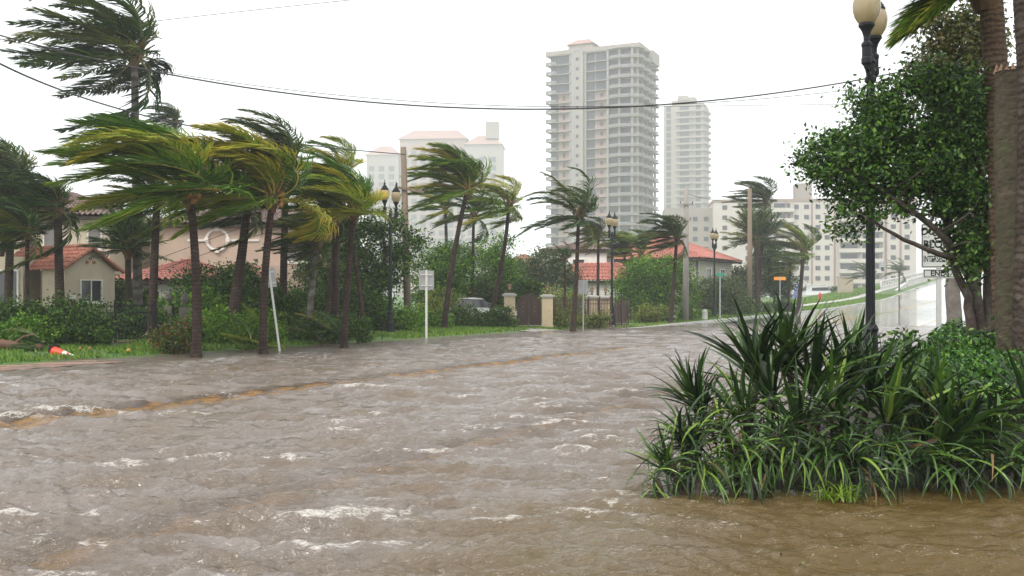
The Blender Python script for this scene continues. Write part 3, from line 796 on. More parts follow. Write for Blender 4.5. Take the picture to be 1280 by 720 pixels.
tree('broadleaf_tree', 'low dark tree crown behind the bushes near the parked white car', 'tree',
     Vector((-3.4, 64, .15)), [[(0,0,0),(0,0,1.2),(.2,0,2.6)]],
     [(-.8,0,2.0,1.5,1.1,.9),(1.3,0,1.8,1.6,1.1,1.0),(3.2,0,1.9,1.5,1.2,1.0),(.6,0,1.0,3.2,1.2,.8)], 220, 110, .14, m_leaf_dark, seed=62, spread=.28)
tree('broadleaf_tree', 'bushy dark tree filling the space right of the cream gable', 'tree',
     Vector((-17.6, 44, .1)), [[(0,0,0),(0,0,1.0),(.1,0,2.1)]],
     [(-.4,0,1.7,1.2,.9,.8),(.5,0,1.3,1.1,.9,.8),(0,0,.8,1.6,1,.7)], 120, 110, .12, m_leaf_dark, seed=63, spread=.22)

# ================================================================== SHRUBS AND HEDGES
shrub('hedge', 'long dark clipped hedge below the cream gabled house', 'hedge', 40, 425, 4.8, 1.6, 31.5, m_leaf_dark, .085, 1.9, 71, 1.2, boxy=True)
shrub('shrub', 'lighter green leafy shrub at the left edge before the dark hedge', 'shrub', 25, 428, 2.6, 1.0, 29.8, m_leaf_mid, .09, .9, 72, .8)
shrub('shrub', 'dark scruffy shrub against the iron fence below the gable window', 'shrub', 105, 420, 2.1, 1.5, 30.5, m_leaf_dark, .09, 1.2, 73, .7)
shrub('shrub', 'round shrub with reddish leaves left of the first kerb palm', 'shrub', 219, 436, 1.15, 1.08, 29.2, m_leaf_red, .08, 1.3, 74, 1.0)
shrub('hedge', 'dark undergrowth behind the iron fence panel', 'hedge', 165, 415, 2.6, 1.35, 35.5, m_leaf_dark, .10, 1.6, 75, .8)
shrub('hedge', 'clipped green hedge between first and middle kerb palm', 'hedge', 290, 415, 3.3, 1.3, 33.0, m_leaf_mid, .08, 1.8, 76, 1.1, boxy=True)
shrub('shrub', 'leafy banana-like bush over the clipped hedge behind the leaning thick palm', 'shrub', 245, 400, 2.8, 2.1, 38, m_leaf_mid, .12, 1.3, 77, 1.2)
shrub('hedge', 'low clipped hedge behind the tilted sign', 'hedge', 402, 418, 3.6, 1.05, 36.0, m_leaf_dark, .08, 2.0, 78, 1.0, boxy=True)
shrub('shrub', 'bush with orange-yellow leaves behind the tilted sign', 'shrub', 372, 400, 1.0, 1.55, 38.5, m_leaf_lime, .11, .5, 79, .7)
shrub('shrub', 'tall dark bush right of the middle kerb palm', 'shrub', 345, 410, 2.0, 2.3, 37, m_leaf_dark, .11, 1.3, 80, 1.1)
shrub('shrub', 'broad green bush at the foot of the first twin lamp post', 'shrub', 470, 418, 3.8, 1.6, 45.0, m_leaf_mid, .10, 1.6, 81, 1.3)
shrub('shrub', 'green bush between wooden utility pole and slanting palm', 'shrub', 532, 412, 2.0, 1.2, 50, m_leaf_mid, .11, 1.0, 82, 1.2)
shrub('shrub', 'yellowish flowering bush behind the square sign', 'shrub', 556, 405, 2.4, 2.4, 55, m_leaf_lime, .12, .5, 83, 1.1)
shrub('hedge', 'dark green hedge in front of the parked white car', 'hedge', 603, 408, 3.4, 1.35, 51.5, m_leaf_dark, .09, 2.0, 84, 1.0)
shrub('shrub', 'yellow-green shrubs rising behind the brown fence', 'shrub', 705, 395, 4.8, 2.2, 60, m_leaf_lime, .13, .5, 85, 1.3)
shrub('shrub', 'bright green garden shrub just behind the gate', 'shrub', 690, 395, 3.6, 2.6, 64, m_leaf_mid, .13, .7, 86, 1.3)
shrub('vine', 'yellowish creeper climbing over the brown iron fence', 'vine', 703, 406, 2.0, 1.25, 54.2, m_leaf_lime, .10, .32, 87, .3)
shrub('vine', 'creeper with yellow leaves between the two inner fence pillars', 'vine', 746, 405, 1.3, 1.2, 55.2, m_leaf_lime, .10, .3, 88, .3)
shrub('shrub', 'pale-tipped low bush left of the shaggy palm', 'shrub', 815, 403, 2.5, 1.9, 66, m_leaf_lime, .13, .5, 89, 1.1)
shrub('hedge', 'dark green thicket under the big rounded tree', 'hedge', 800, 402, 4.8, 1.6, 69, m_leaf_dark, .12, 1.0, 90, 1.4)
shrub('hedge', 'low box hedge right of the grey utility pole', 'hedge', 872, 399, 2.6, .8, 76, m_leaf_mid, .12, 1.2, 91, 1.0, boxy=True)
shrub('shrub', 'creeper mound wrapped round the foot of the grey utility pole', 'shrub', 857, 401, .9, 1.6, 69.5, m_leaf_mid, .12, .6, 92, .7)
shrub('hedge', 'hazy dark bushes behind the green street sign', 'hedge', 915, 392, 3.6, 2.2, 86, m_leaf_dark, .14, 1.0, 93, 1.4)
shrub('hedge', 'far hedge below the twin palms near the orange sign', 'hedge', 975, 388, 4.0, 1.3, 98, m_leaf_dark, .16, .9, 94, 1.4)
shrub('shrub', 'greenery filling the garden between pink house and third kerb palm', 'shrub', 415, 395, 5.4, 2.5, 44, m_leaf_dark, .12, 1.2, 95, 1.3)
shrub('hedge', 'hazy bushes along the verge in front of the apartment block', 'hedge', 1035, 362, 14, 1.8, 215, m_leaf_dark, .28, .5, 96, 2.0)
shrub('hedge', 'dark garden growth right of the tile-roofed wing', 'hedge', 200, 395, 2.6, 1.1, 40, m_leaf_dark, .11, .8, 97, 1)

# fallen fronds, brush and debris
def fallen(label, px, d, meshes, sc, cat='fallen fronds', group=None):
    x = (px - 640) / F * d; t = empty('fallen_palm_fronds', (x, d, G(x, d)), 0, label, cat, group); rng = random.Random(px)
    for i, me in enumerate(meshes):
        link_mesh('frond', me, t, (rng.uniform(-.6, .6) + .5, rng.uniform(-.2, .2), .25 + .03 * i), (rng.uniform(-.3, .3), rng.uniform(-.3, .3) + .5, rng.uniform(-.4, .4)), sc * rng.uniform(.8, 1.1))
    return t
fallen('bright green fronds fallen in a heap left of the middle kerb palm', 303, 30.8, CR_S[2:8], .42)
fallen('dull fallen fronds piled behind the tilted sign', 395, 35.0, CR_C[2:9], .5)
fallen('broken brown fronds lying before the hedge at the left edge', 15, 28.3, CR_D[1:5], .38)
# ================================================================== BUILDINGS
m_cream = M('cream_stucco', (.54, .46, .35), .8, .07, 1.2, .3, 25, stain=((.36, .28, .20), .5, .8))
m_pink = M('pink_beige_stucco', (.50, .385, .30), .8, .06, 1.0, .3, 25, stain=((.36, .25, .19), .5, .6))
m_trim = M('white_trim', (.72, .69, .64), .6, .08, 3)
m_glass = M('dark_glass', (.035, .04, .045), .12, .3, 1.0, spec=.8)
m_shutter = M('grey_shutter', (.22, .20, .19), .6, .15, 3)
m_dark = M('dark_recess_wood', (.03, .022, .018), .8, .2, 3)
def tile_mat(name, c):
    m = M(name, c, .6, .32, 5.5, .3, 12, stain=(tuple(x * .45 for x in c), .65, 1.3))
    return m
m_tile = tile_mat('terracotta_tile', (.40, .15, .095)); m_tile2 = tile_mat('salmon_tile', (.44, .17, .13)); m_tile_dk = tile_mat('weathered_tile', (.19, .13, .11))

def tile_slope(mb, a, b, c, d, tw=.27, th=.36, r=.065):
    """barrel tiles over the quad a-b (eave) to d-c (ridge), as real relief"""
    a, b, c, d = map(Vector, (a, b, c, d)); L = max((b - a).length, (c - d).length); Hh = ((d + c) / 2 - (a + b) / 2).length
    nrm = (b - a).cross(d - a).normalized()
    if nrm.z < 0: nrm = -nrm
    nu = max(2, int(L / tw)); nv = max(2, int(Hh / th)); sub = 4
    vs = []; W_ = nu * sub + 1
    rows = []
    for j in range(nv):
        for e in (0, 1): rows.append(((j + e) / nv, .045 * (1 - e)))
    for (v, lift) in rows:
        lo = a.lerp(d, v); hi = b.lerp(c, v)
        for i in range(W_):
            u = i / (W_ - 1); p = lo.lerp(hi, u)
            vs.append(p + nrm * (lift + r * abs(math.sin(math.pi * i / sub)) * 1.6))
    fs = [(j*W_+i, j*W_+i+1, (j+1)*W_+i+1, (j+1)*W_+i) for j in range(len(rows)-1) for i in range(W_-1)]
    mb.add(vs, fs)

def hip_roof(name, x0, y0, x1, y1, z, rise, ov, parent, mat, ridge=None, gable=False, thick=.16):
    """hip roof (or gable along x) over a rectangle, with eave board"""
    X0, Y0, X1, Y1 = x0 - ov, y0 - ov, x1 + ov, y1 + ov
    ym = (Y0 + Y1) / 2; h = (Y1 - Y0) / 2 if not gable else 0
    if h > (X1 - X0) / 2 - .01: h = (X1 - X0) / 2 - .01
    r0, r1 = (X0 + h, ym, z + rise), (X1 - h, ym, z + rise)
    mb = MB()
    tile_slope(mb, (X0, Y0, z), (X1, Y0, z), r1, r0)
    tile_slope(mb, (X1, Y1, z), (X0, Y1, z), r0, r1)
    if not gable:
        tile_slope(mb, (X1, Y0, z), (X1, Y1, z), r1, r1); tile_slope(mb, (X0, Y1, z), (X0, Y0, z), r0, r0)
    # ridge and hip caps
    rc = [(r0, r1)]
    if not gable: rc += [((X0, Y0, z), r0), ((X1, Y0, z), r1), ((X1, Y1, z), r1), ((X0, Y1, z), r0)]
    for p, q in rc:
        p, q = Vector(p), Vector(q); n = max(1, int((q - p).length / .35))
        for i in range(n):
            A = p.lerp(q, i / n) + Vector((0, 0, .07)); B = p.lerp(q, (i + .92) / n) + Vector((0, 0, .05))
            if (B - A).length > .02: mb.tube([A, B], [.10, .085], 6)
    rf = mb.build(name, mat, parent, smooth=False, recalc=False)
    mb = MB(); mb.box(X0 + .03, Y0 + .03, z - thick, X1 - .03, Y1 - .03, z - .01)
    mb.build('eave_board', m_dark, parent)
    return rf

def window(parent, cx, y, cz, w, h, panes=2, face='y', frame=m_trim, glass=m_glass, fw=.07, sill=True, name='window', louvre=False, sgn=-1):
    """framed window proud of a wall whose outer face is at y (face 'y') or at x=y (face 'x')"""
    def bx(mb, a0, z0, a1, z1, p0, p1):
        lo, hi = sorted((y + sgn * p0, y + sgn * p1))
        if face == 'y': mb.box(cx + a0, lo, cz + z0, cx + a1, hi, cz + z1)
        else: mb.box(lo, cx + a0, cz + z0, hi, cx + a1, cz + z1)
    f = MB(); W2, H2 = w / 2, h / 2
    bx(f, -W2 - fw, -H2 - fw, -W2, H2 + fw, -.02, .07); bx(f, W2, -H2 - fw, W2 + fw, H2 + fw, -.02, .07)
    bx(f, -W2, H2, W2, H2 + fw, -.02, .068); bx(f, -W2, -H2 - fw, W2, -H2, -.02, .068)
    for i in range(1, panes):
        a = -W2 + w * i / panes; bx(f, a - .02, -H2, a + .02, H2, -.02, .05)
    fo = f.build(name, frame, parent)
    for i in range(panes):
        a0 = -W2 + w * i / panes + .022; a1 = -W2 + w * (i + 1) / panes - .022
        g = MB()
        if louvre:
            bx(g, a0, -H2 + .002, a1, H2 - .002, 0.004, .012)
            nl = max(3, int(h / .11))
            for k in range(nl):
                z0 = -H2 + h * k / nl; bx(g, a0 + .01, z0 + .01, a1 - .01, z0 + h / nl * .72, .012, .035)
            g.build('shutter', m_shutter, fo)
        else:
            bx(g, a0, -H2 + .002, a1, H2 - .002, 0.004, .014); g.build('pane', glass, fo)
    if sill:
        s = MB(); bx(s, -W2 - fw - .05, -H2 - fw - .07, W2 + fw + .05, -H2 - fw - .003, -.02, .13); s.build('sill', frame, fo)
    return fo

# --- cream house at the left: two-storey block and tiled wing with a small gable
h = empty('cream_house', (0, 0, 0), 0, 'cream two-storey house with tiled porch roof, gable and small window, behind the left hedge', 'house')
MB().box(-29.5, 50, 0, -20.2, 57, 5.75).build('wall', m_cream, h)
hip_roof('roof', -29.5, 50, -20.2, 57, 5.75, 1.5, .45, h, m_tile_dk)
window(h, -23.1, 50, 4.75, .75, 1.15, 1, louvre=True); window(h, -20.95, 50, 4.75, .6, 1.15, 1, louvre=True)
window(h, -26.3, 50, 4.75, .75, 1.15, 1, louvre=True)
MB().box(-27.0, 41, 0, -20.15, 42.5, 3.35).build('side_wall', m_cream, h)
window(h, -20.75, 41, 2.1, .75, 1.3, 1)
wg = empty('porch_wing', (-18.25, 40.6, 0), math.radians(-32)); wg.parent = h      # near corner of the gable
WX, WY, EV, RG = 4.9, 2.35, 2.86, .85
MB().box(-1.55, .0, 0, -.0, WY, EV - .01).build('wall', m_cream, wg)
MB().box(-WX, 1.0, 0, -1.553, WY, EV - .01).build('porch_wall', m_cream, wg)
mb = MB(); mb.prism([(0, EV - .012), (WY, EV - .012), (WY / 2, EV + RG * .98)], -.25, -.0, 'x'); mb.build('gable', m_cream, wg)
mb = MB()
tile_slope(mb, (-WX, -.35, EV - .12), (.18, -.35, EV - .12), (.18, WY / 2, EV + RG + .04), (-WX, WY / 2, EV + RG + .04), .23, .30, .055)
tile_slope(mb, (.18, WY + .35, EV - .12), (-WX, WY + .35, EV - .12), (-WX, WY / 2, EV + RG + .04), (.18, WY / 2, EV + RG + .04), .23, .30, .055)
for i in range(15):
    A = Vector((-WX + i * .34, WY / 2, EV + RG + .12)); mb.tube([A, A + Vector((.32, 0, -.01))], [.11, .09], 6)
mb.build('roof', m_tile, wg, recalc=False)
mb = MB()
for s in (0, 1):
    for i in range(6):
        y0 = (-.35 + (WY / 2 + .35) * i / 6) if s == 0 else (WY + .35 - (WY / 2 + .35) * i / 6)
        y1 = (-.35 + (WY / 2 + .35) * (i + .95) / 6) if s == 0 else (WY + .35 - (WY / 2 + .35) * (i + .95) / 6)
        z0 = EV - .12 + (RG + .16) * i / 6; z1 = EV - .12 + (RG + .16) * (i + .95) / 6
        mb.tube([(.17, y0, z0), (.17, y1, z1)], [.09, .075], 6)
mb.build('verge_tiles', m_tile, wg)
window(wg, 1.2, 0, 1.95, .95, .85, 2, face='x', sgn=1, fw=.05)
for (a, b) in ((-.16, 0), (.16, 0), (0, .17)):
    mb = MB(); mb.lathe([(.065, 0), (.065, .05), (.045, .052), (.04, .0)], n=8, cap=False)
    mb.build('vent_tile', m_tile, wg, rot=(0, math.radians(90), 0), loc=(0.0, WY / 2 + a, EV + .28 + b))
MB().box(0, .22, 1.62, .03, .48, 1.78).build('number_plate', m_trim, wg)
mb = MB(); mb.prism([(.0, 2.68), (.0, 2.2), (.12, 2.2), (.5, 2.68)], 1.0, 1.12, 'y'); mb.build('roof_bracket', m_dark, wg, loc=(-2.3, -.02, 0))
MB().box(-4.9, -.25, 0, -4.65, 0, 2.72).build('porch_post', m_cream, wg)

# --- pink-beige house with round wreath
h = empty('pink_house', (0, 0, 0), 0, 'pink-beige two-storey house with white wreath moulding on its blank wall, low salmon roof in front', 'house')
MB().box(-18.9, 52, 0, -9.3, 61, 5.5).build('wall', m_pink, h)
hip_roof('roof', -18.9, 52, -9.3, 61, 5.5, 1.5, .35, h, m_tile_dk)
mb = MB(); R = .56
cx, cz = (272 - 640) / F * 52, EYE + (HOR - 300) / F * 52
ring = [(cx + R * math.cos(a), 51.97, cz + R * math.sin(a)) for a in [k * math.pi / 20 for k in range(41)]]
mb.tube(ring, .085, 6, cap=False); mb.build('wreath_moulding', m_trim, h, smooth=True)
for k in range(4):
    a = k * math.pi / 2; mb = MB(); x, z = cx + R * math.cos(a), cz + R * math.sin(a); mb.box(x - .11, 51.86, z - .11, x + .11, 51.99, z + .11); mb.build('wreath_block', m_trim, h)
MB().box(-16.95, 51.93, cz - .07, cx - R - .12, 51.997, cz + .03).build('string_course', m_trim, h)
MB().box(cx + R + .12, 51.93, cz - .07, -13.2, 51.997, cz + .03).build('string_course', m_trim, h)
window(h, -10.9, 52, 4.1, 1.7, 1.0, 2, louvre=True)
mb = MB(); mb.prism([(-12.6, 0), (-9.3, 0), (-9.3, 2.6), (-10.3, 3.35), (-12.6, 3.35)], 51.2, 51.95, 'y'); mb.build('parapet_wall', m_pink, h)
# low front wing
MB().box(-17.4, 44.5, 0, -13.3, 50, 2.3).build('front_wing_wall', m_trim, h)
hip_roof('front_wing_roof', -17.4, 44.5, -13.3, 50, 2.42, 1.0, .35, h, m_tile2)
mb = MB(); mb.prism([(-13.15, 2.05), (-11.3, 2.05), (-11.3, 2.5), (-12.2, 3.1), (-13.15, 2.5)], 44.3, 46.2, 'y'); mb.build('front_gable', m_cream, h)
mb = MB(); tile_slope(mb, (-13.3, 44.1, 2.48), (-13.3, 47, 2.48), (-12.2, 47, 3.2), (-12.2, 44.1, 3.2)); tile_slope(mb, (-11.1, 47, 2.48), (-11.1, 44.1, 2.48), (-12.2, 44.1, 3.2), (-12.2, 47, 3.2))
mb.build('front_gable_roof', m_tile2, h, recalc=False)
MB().box(-13.0, 44.4, 0, -11.4, 46.2, 2.05).build('front_gable_wall', m_cream, h)
window(h, -16.2, 44.5, 1.5, .9, .9, 2); window(h, -14.6, 44.5, 1.5, .9, .9, 2)

# --- red-roofed house on the right
h = empty('red_roofed_house', (15.85, 84.5, 0), math.radians(-31), 'house with big salmon-red hip roof and pale grey-green walls behind the rounded tree', 'house')
m_green = M('grey_green_stucco', (.36, .36, .29), .8, .08, 1.0)
MB().box(-10.2, 0, 0, 0, 8.6, 5.0).build('wall', m_green, h)
hip_roof('roof', -10.2, 0, 0, 8.6, 5.05, 2.15, .75, h, m_tile2)
window(h, -2.4, 0, 3.6, 1.1, 1.3, 2); window(h, -5.6, 0, 3.6, 1.1, 1.3, 2); window(h, -8.6, 0, 3.6, 1.1, 1.3, 2)
window(h, 2.4, 0, 3.6, 1.1, 1.3, 2, face='x', sgn=1); window(h, 6.0, 0, 3.6, 1.1, 1.3, 2, face='x', sgn=1)
for x in (-.12, -4.1): 
    mb = MB(); mb.tube([(x, -.07, 0), (x, -.07, 4.9)], .05, 6); mb.build('downpipe', m_dark, h)
h = empty('white_garden_house', (4.6, 76, 0), math.radians(-12), 'pale two-storey garden house with low salmon roofs behind the fence and gate', 'house')
MB().box(-2.6, 2, 0, 2.4, 7, 5.4).build('wall', m_trim, h)
hip_roof('roof', -2.6, 2, 2.4, 7, 5.4, .7, .3, h, m_tile_dk)
window(h, .2, 2, 4.1, .9, 1.2, 2); window(h, -1.5, 2, 4.1, .7, 1.2, 2)
MB().box(-.8, -.6, 0, 4.6, 1.99, 2.9).build('front_wing_wall', m_trim, h)
hip_roof('front_wing_roof', -.8, -.6, 4.6, 1.4, 3.0, 1.25, .4, h, m_tile2)
h = empty('low_pink_house', (1.9, 92, 0), 0, 'low pinkish house with flat-looking tile roof, glimpsed left of the garden house', 'house')
MB().box(-3.5, 0, 0, 2.0, 6, 4.4).build('wall', m_pink, h)
hip_roof('roof', -3.5, 0, 2.0, 6, 4.4, 1.4, .4, h, tile_mat('pale_tile', (.46, .25, .18)))
window(h, -1.6, 0, 3.2, 1, 1.1, 2); window(h, .4, 0, 3.2, 1, 1.1, 2)

# --- towers in the haze
m_tw = M('tower_white', (.285, .250, .218), .7, .06, .2); m_tw_p = M('tower_salmon', (.30, .215, .18), .7, .06, .2)
m_tg = M('tower_glass', (.045, .048, .065), .35, .35, .3, spec=.4); m_roofp = M('faded_tower_roof', (.34, .21, .18), .7, .1, .3)
m_rail = M('balcony_rail', (.20, .195, .20), .6, .08, .5)
def shared(mb, name, mat): return mb.mesh(name, mat)
def put(me, name, parent, x, y, z): return link_mesh(name, me, parent, (x, y, z))

# main tower
T0 = at(672, 374, 335); T = empty('apartment_tower', (T0.x + 3.4, 335, 0), math.radians(-24),
    'tall salmon and white apartment tower with arched white pier and wrap-round balconies', 'apartment tower')
TW, TD, NF, FH = 31.5, 22.0, 26, 3.2
MB().box(.9, 1.6, 0, TW - 1.2, TD, NF * FH).build('wall', m_tw_p, T)
sl = MB(); sl.prism([(-.5, 1.8), (-1.0, .8), (-.3, -.1), (2.2, -.2), (3.0, .3), (7.6, .3), (8.4, -.2), (8.4, 1.2), (13.0, 1.2), (13.0, .3), (21.4, .3), (22.4, -1.2), (25.5, -1.9), (29, -1.5), (TW + .4, 0), (TW + 1.5, 3), (TW + .2, 4.6),
    (TW + 1.4, 7.2), (TW + 1.4, 9.6), (TW, 10.6), (TW + 1.4, 13), (TW + 1.4, 15.6), (TW, 17), (TW + 1.2, 19.4), (TW + .9, TD + .6), (.2, TD + .6), (-1.2, TD - 2)], 0, .24, 'z')
sme = shared(sl, 'floor_slab', m_tw)
rl = MB(); rp = [(-1.85, .6), (-.6, -.55), (2.2, -.55)]
def railseg(mb, pts, z0, z1, th=.09):
    for a, b in zip(pts[:-1], pts[1:]): mb.beam((a[0], a[1], (z0+z1)/2), (b[0], b[1], (z0+z1)/2), th, z1 - z0)
railseg(rl, [(-.5, 1.8), (-1.0, .8), (-.3, -.1), (2.2, -.2), (3.0, .3)], .34, 1.2)
rl2 = MB(); railseg(rl2, [(21.4, .3), (22.4, -1.2), (25.5, -1.9), (29, -1.5), (TW + .4, 0), (TW + 1.5, 3), (TW + .2, 4.6), (TW + 1.4, 7.2), (TW + 1.4, 9.6), (TW, 10.6), (TW + 1.4, 13), (TW + 1.4, 15.6), (TW, 17), (TW + 1.2, 19.4)], .34, 1.0)
rme = shared(rl, 'balcony_rail', m_rail); rme2 = shared(rl2, 'balcony_rail', m_rail)
for f in range(1, NF + 1): put(sme, 'floor_slab', T, 0, 0, f * FH - .34)
for f in range(1, NF): put(rme, 'balcony_rail', T, 0, 0, f * FH - .34); put(rme2, 'balcony_rail', T, 0, 0, f * FH - .34)
def winbox(w, h, mat=m_tg, t=.12):
    mb = MB(); mb.box(-w/2, -t, -h/2, w/2, 0, h/2); return mb.mesh('window', mat)
wbig, wmid, wsm, warch = winbox(3.9, 2.75), winbox(2.6, 2.6), winbox(1.0, 1.2), winbox(.85, 1.7)
wside = MB(); wside.box(0, -1.9, -1.25, .12, 1.9, 1.25); wside = wside.mesh('window', m_tg)
for f in range(4, NF):
    z = f * FH + 1.55; top = f >= NF - 4
    put(wmid, 'window', T, 1.9, 1.59, z)
    put(wbig if top else warch, 'window', T, 5.3, 1.59, z)
    put(wmid, 'window', T, 14.9, 1.59, z)
    put(wbig if top else wsm, 'window', T, 18.6, 1.59, z)
    put(wbig, 'window', T, 23.2, 1.59, z)
    put(wbig, 'window', T, 27.4, 1.59, z)
    for y in (3.9, 8.4, 14.3, 19.0)[:4]: put(wside, 'window', T, TW - 1.199, y, z)
for x in (7.9, 13.2, 21.0, 25.3, 29.6): MB().box(x - .35, .45 if x < 22 else -.6, 0, x + .35, 1.55, NF * FH - .36).build('column', m_tw, T)
for y in (1.0, 6.0, 11.6, 17.0, 21.5): MB().box(TW - .75, y - .3, 0, TW - .15, y + .3, NF * FH - .36).build('column', m_tw, T)
mb = MB(); mb.box(8.6, -.35, 0, 12.8, 1.58, NF * FH - 1.0)
arc = [(8.6, NF*FH - 1.0)] + [(10.7 - 2.1 * math.cos(a), NF*FH - 1.0 + 2.3 * math.sin(a)) for a in [k * math.pi / 12 for k in range(13)]]
mb.prism(arc, -.35, 1.58, 'y'); mb.build('arched_pier', m_tw, T)
m_blue = M('grey_blue_band', (.25, .33, .40), .7, .1, 1)
for x in (8.95, 12.2): MB().box(x, -.43, 8, x + .25, -.352, NF * FH - 1.0).build('pier_band', m_blue, T)
mb = MB(); mb.tube([(10.7 - 1.65 * math.cos(a), -.40, NF*FH - 1.0 + 1.75 * math.sin(a)) for a in [k * math.pi / 12 for k in range(13)]], .13, 5); mb.build('pier_band', m_blue, T)
wp = MB(); wp.box(-.45, -.1, -.5, .45, 0, .5); wp = wp.mesh('pier_window', m_tg)
for f in range(3, NF): put(wp, 'pier_window', T, 10.7, -.352, f * FH + .9)
mb = MB(); mb.box(-.9, .2, NF*FH + .002, TW + .6, TD, NF*FH + 1.3); mb.build('parapet', m_tw, T)
MB().box(7.0, 1.2, NF*FH + 1.303, 15.5, 9, NF*FH + 3.0).build('penthouse', m_tw, T)
mb = MB(); mb.add([(6.4, .6, 0), (16.2, .6, 0), (16.2, 9.6, 0), (6.4, 9.6, 0), (8.8, 4, 2.2), (13.4, 4, 2.2)], [(0,1,5,4), (1,2,5), (2,3,4,5), (3,0,4), (3,2,1,0)])
mb.build('roof', m_roofp, T, loc=(0, 0, NF*FH + 3.0))
MB().box(20, 6, NF*FH + 1.303, 26, 14, NF*FH + 2.6).build('plant_room', m_tw, T)
MB().box(31.2, 11, NF*FH - 3, 33.4, 19, NF*FH + 1.0).build('corner_turret', m_tw, T)

T.location = (T.location.x * 1.3, T.location.y * 1.3, 0); T.scale = (1.3,) * 3
# white tower behind
T = empty('apartment_tower', (at(829, 374, 520).x, 520, 0), math.radians(-20), 'slim white apartment tower fading into haze right of the big salmon tower', 'apartment tower')
NF2, FH2, W2 = 30, 3.4, 21
MB().box(0, 1.5, 0, W2, 18, NF2 * FH2 + .5).build('wall', m_tw, T)
mb = MB(); mb.prism([(6.5, -.1), (8, -.8), (14, -.8), (15.2, 0), (W2 + .1, 0), (W2 + 1.8, 3), (W2 + 1.8, 6), (W2, 7.5), (W2 + 1.8, 10), (W2 + 1.8, 14), (W2, 16), (6.5, 16)], 0, .9, 'z'); s2 = mb.mesh('floor_slab', m_tw)
wA, wB = winbox(2.4, 2.6), winbox(4.8, 2.0)
wS = MB(); wS.box(0, -2.0, -1.0, .12, 2.0, 1.0); wS = wS.mesh('window', m_tg)
for f in range(3, NF2):
    put(s2, 'floor_slab', T, 0, 0, f * FH2 - .2); z = f * FH2 + 1.9
    put(wA, 'window', T, 2.6, 1.499, z); put(wB, 'window', T, 10.8, 1.499, z); put(wA, 'window', T, 18, 1.499, z)
    put(wS, 'window', T, W2 + .001, 4.5, z); put(wS, 'window', T, W2 + .001, 12, z)
for x, w, hh in ((4, 10, 3.2), (7, 5, 5.5), (12, 4, 4.4)): MB().box(x, 3, NF2*FH2 + .503, x + w, 9 + w * .1, NF2*FH2 + hh).build('roof_structure', m_tw, T)

T.location = (T.location.x * 1.3, T.location.y * 1.3, 0); T.scale = (1.3,) * 3
# pale pink hotel, far left
T = empty('hotel', (at(458, 374, 740).x, 740, 0), math.radians(-4), 'very pale hotel with pinkish pitched roofs almost lost in haze behind the palms', 'hotel')
wh = winbox(2.6, 2.3)
for (x0, x1, zt, y0) in ((0, 15, 62, 0), (15.01, 46, 69, 3), (46.01, 62.5, 66, 0)):
    MB().box(x0, y0, 0, x1, y0 + 18, zt).build('wall', m_tw_p if x0 == 15.01 else m_tw, T)
    nx = int((x1 - x0) / 4.4)
    for f in range(5, int(zt / 3.4) - 1):
        for i in range(nx): put(wh, 'window', T, x0 + 2.4 + i * (x1 - x0 - 1) / nx, y0 - .001, f * 3.4 + 1.7)
    mb = MB(); mb.add([(x0 - .8, y0 - .8, 0), (x1 + .8, y0 - .8, 0), (x1 + .8, y0 + 19, 0), (x0 - .8, y0 + 19, 0), (x0 + 5, y0 + 9, 5.0), (x1 - 5, y0 + 9, 5.0)], [(0,1,5,4), (1,2,5), (2,3,4,5), (3,0,4), (3,2,1,0)])
    mb.build('roof', m_roofp, T, loc=(0, 0, zt + .003))
    for z in (20, 34, 48): MB().box(x0 - .2 + .01, y0 - .6, z, x1 + .19, y0 - .003, z + .6).build('string_course', m_tw, T)
MB().box(55, 3, 69, 61, 9, 76).build('roof_turret', m_tw, T)
T.location.x *= 1.2; T.location.y *= 1.2; T.scale = (1.93, 1.93, 2.1)

# long apartment block on the right
m_blk = M('block_render', (.50, .455, .41), .7, .06, .3)
T = empty('apartment_block', (at(892, 374, 290).x, 290, 0), math.radians(-6), 'long ten-storey apartment block with balcony bays and maroon pilasters, behind the bridge end', 'apartment block')
m_mar = M('maroon_band', (.27, .17, .155), .7, .1, 1)
BW, NB, BH = 57.0, 10, 2.95
MB().box(0, 0, 0, BW, 16, NB * BH).build('wall', m_blk, T)
MB().box(-.2, -.2, NB * BH + .002, BW + .2, 16.2, NB * BH + .8).build('parapet', m_tw_p, T)
MB().box(24, 3, NB * BH + .803, 28.5, 8, NB * BH + 5.6).build('lift_tower', m_tw, T)
MB().box(40, 4, NB * BH + .803, 46, 9, NB * BH + 2.6).build('plant_room', m_tw, T)
ws, wpr, bal = winbox(1.35, 1.25), winbox(4.6, 2.0), MB()
bal.box(-6.2, -1.5, 0, 6.2, -.003, .22); bal.box(-6.2, -1.5, .22, 6.2, -1.36, 1.15); bal.box(-6.2, -1.36, .22, -6.0, -.003, 2.9); bal.box(6.0, -1.36, .22, 6.2, -.003, 2.9); bal.box(-.1, -1.36, .22, .1, -.003, 2.9)
bal = bal.mesh('balcony', m_blk)
for f in range(1, NB):
    z = f * BH + 1.4
    for x in (3.2, 9.8, 23.5, 26.4, 29.6, 32.2, 50.6, 54.4): put(ws, 'window', T, x, -.001, z)
    for xc in (16.5, 41.4):
        put(bal, 'balcony', T, xc, 0, f * BH - .1); put(wpr, 'window', T, xc - 3, -.001, z + .1); put(wpr, 'window', T, xc + 3, -.001, z + .1)
for x in (13.0, 20.6, 27.9, 34.3, 48.6, 52.6): MB().box(x - .25, -.22, 0, x + .25, -.003, NB * BH).build('pilaster', m_mar, T)
MB().box(-14, 4, 0, -.003, 18, NB * BH - 1.2).build('side_block', m_tw, T)
for f in range(1, NB - 1):
    for x in (-12, -8.5, -5, -1.8): put(ws, 'window', T, x, 3.999, f * BH + 1.4)

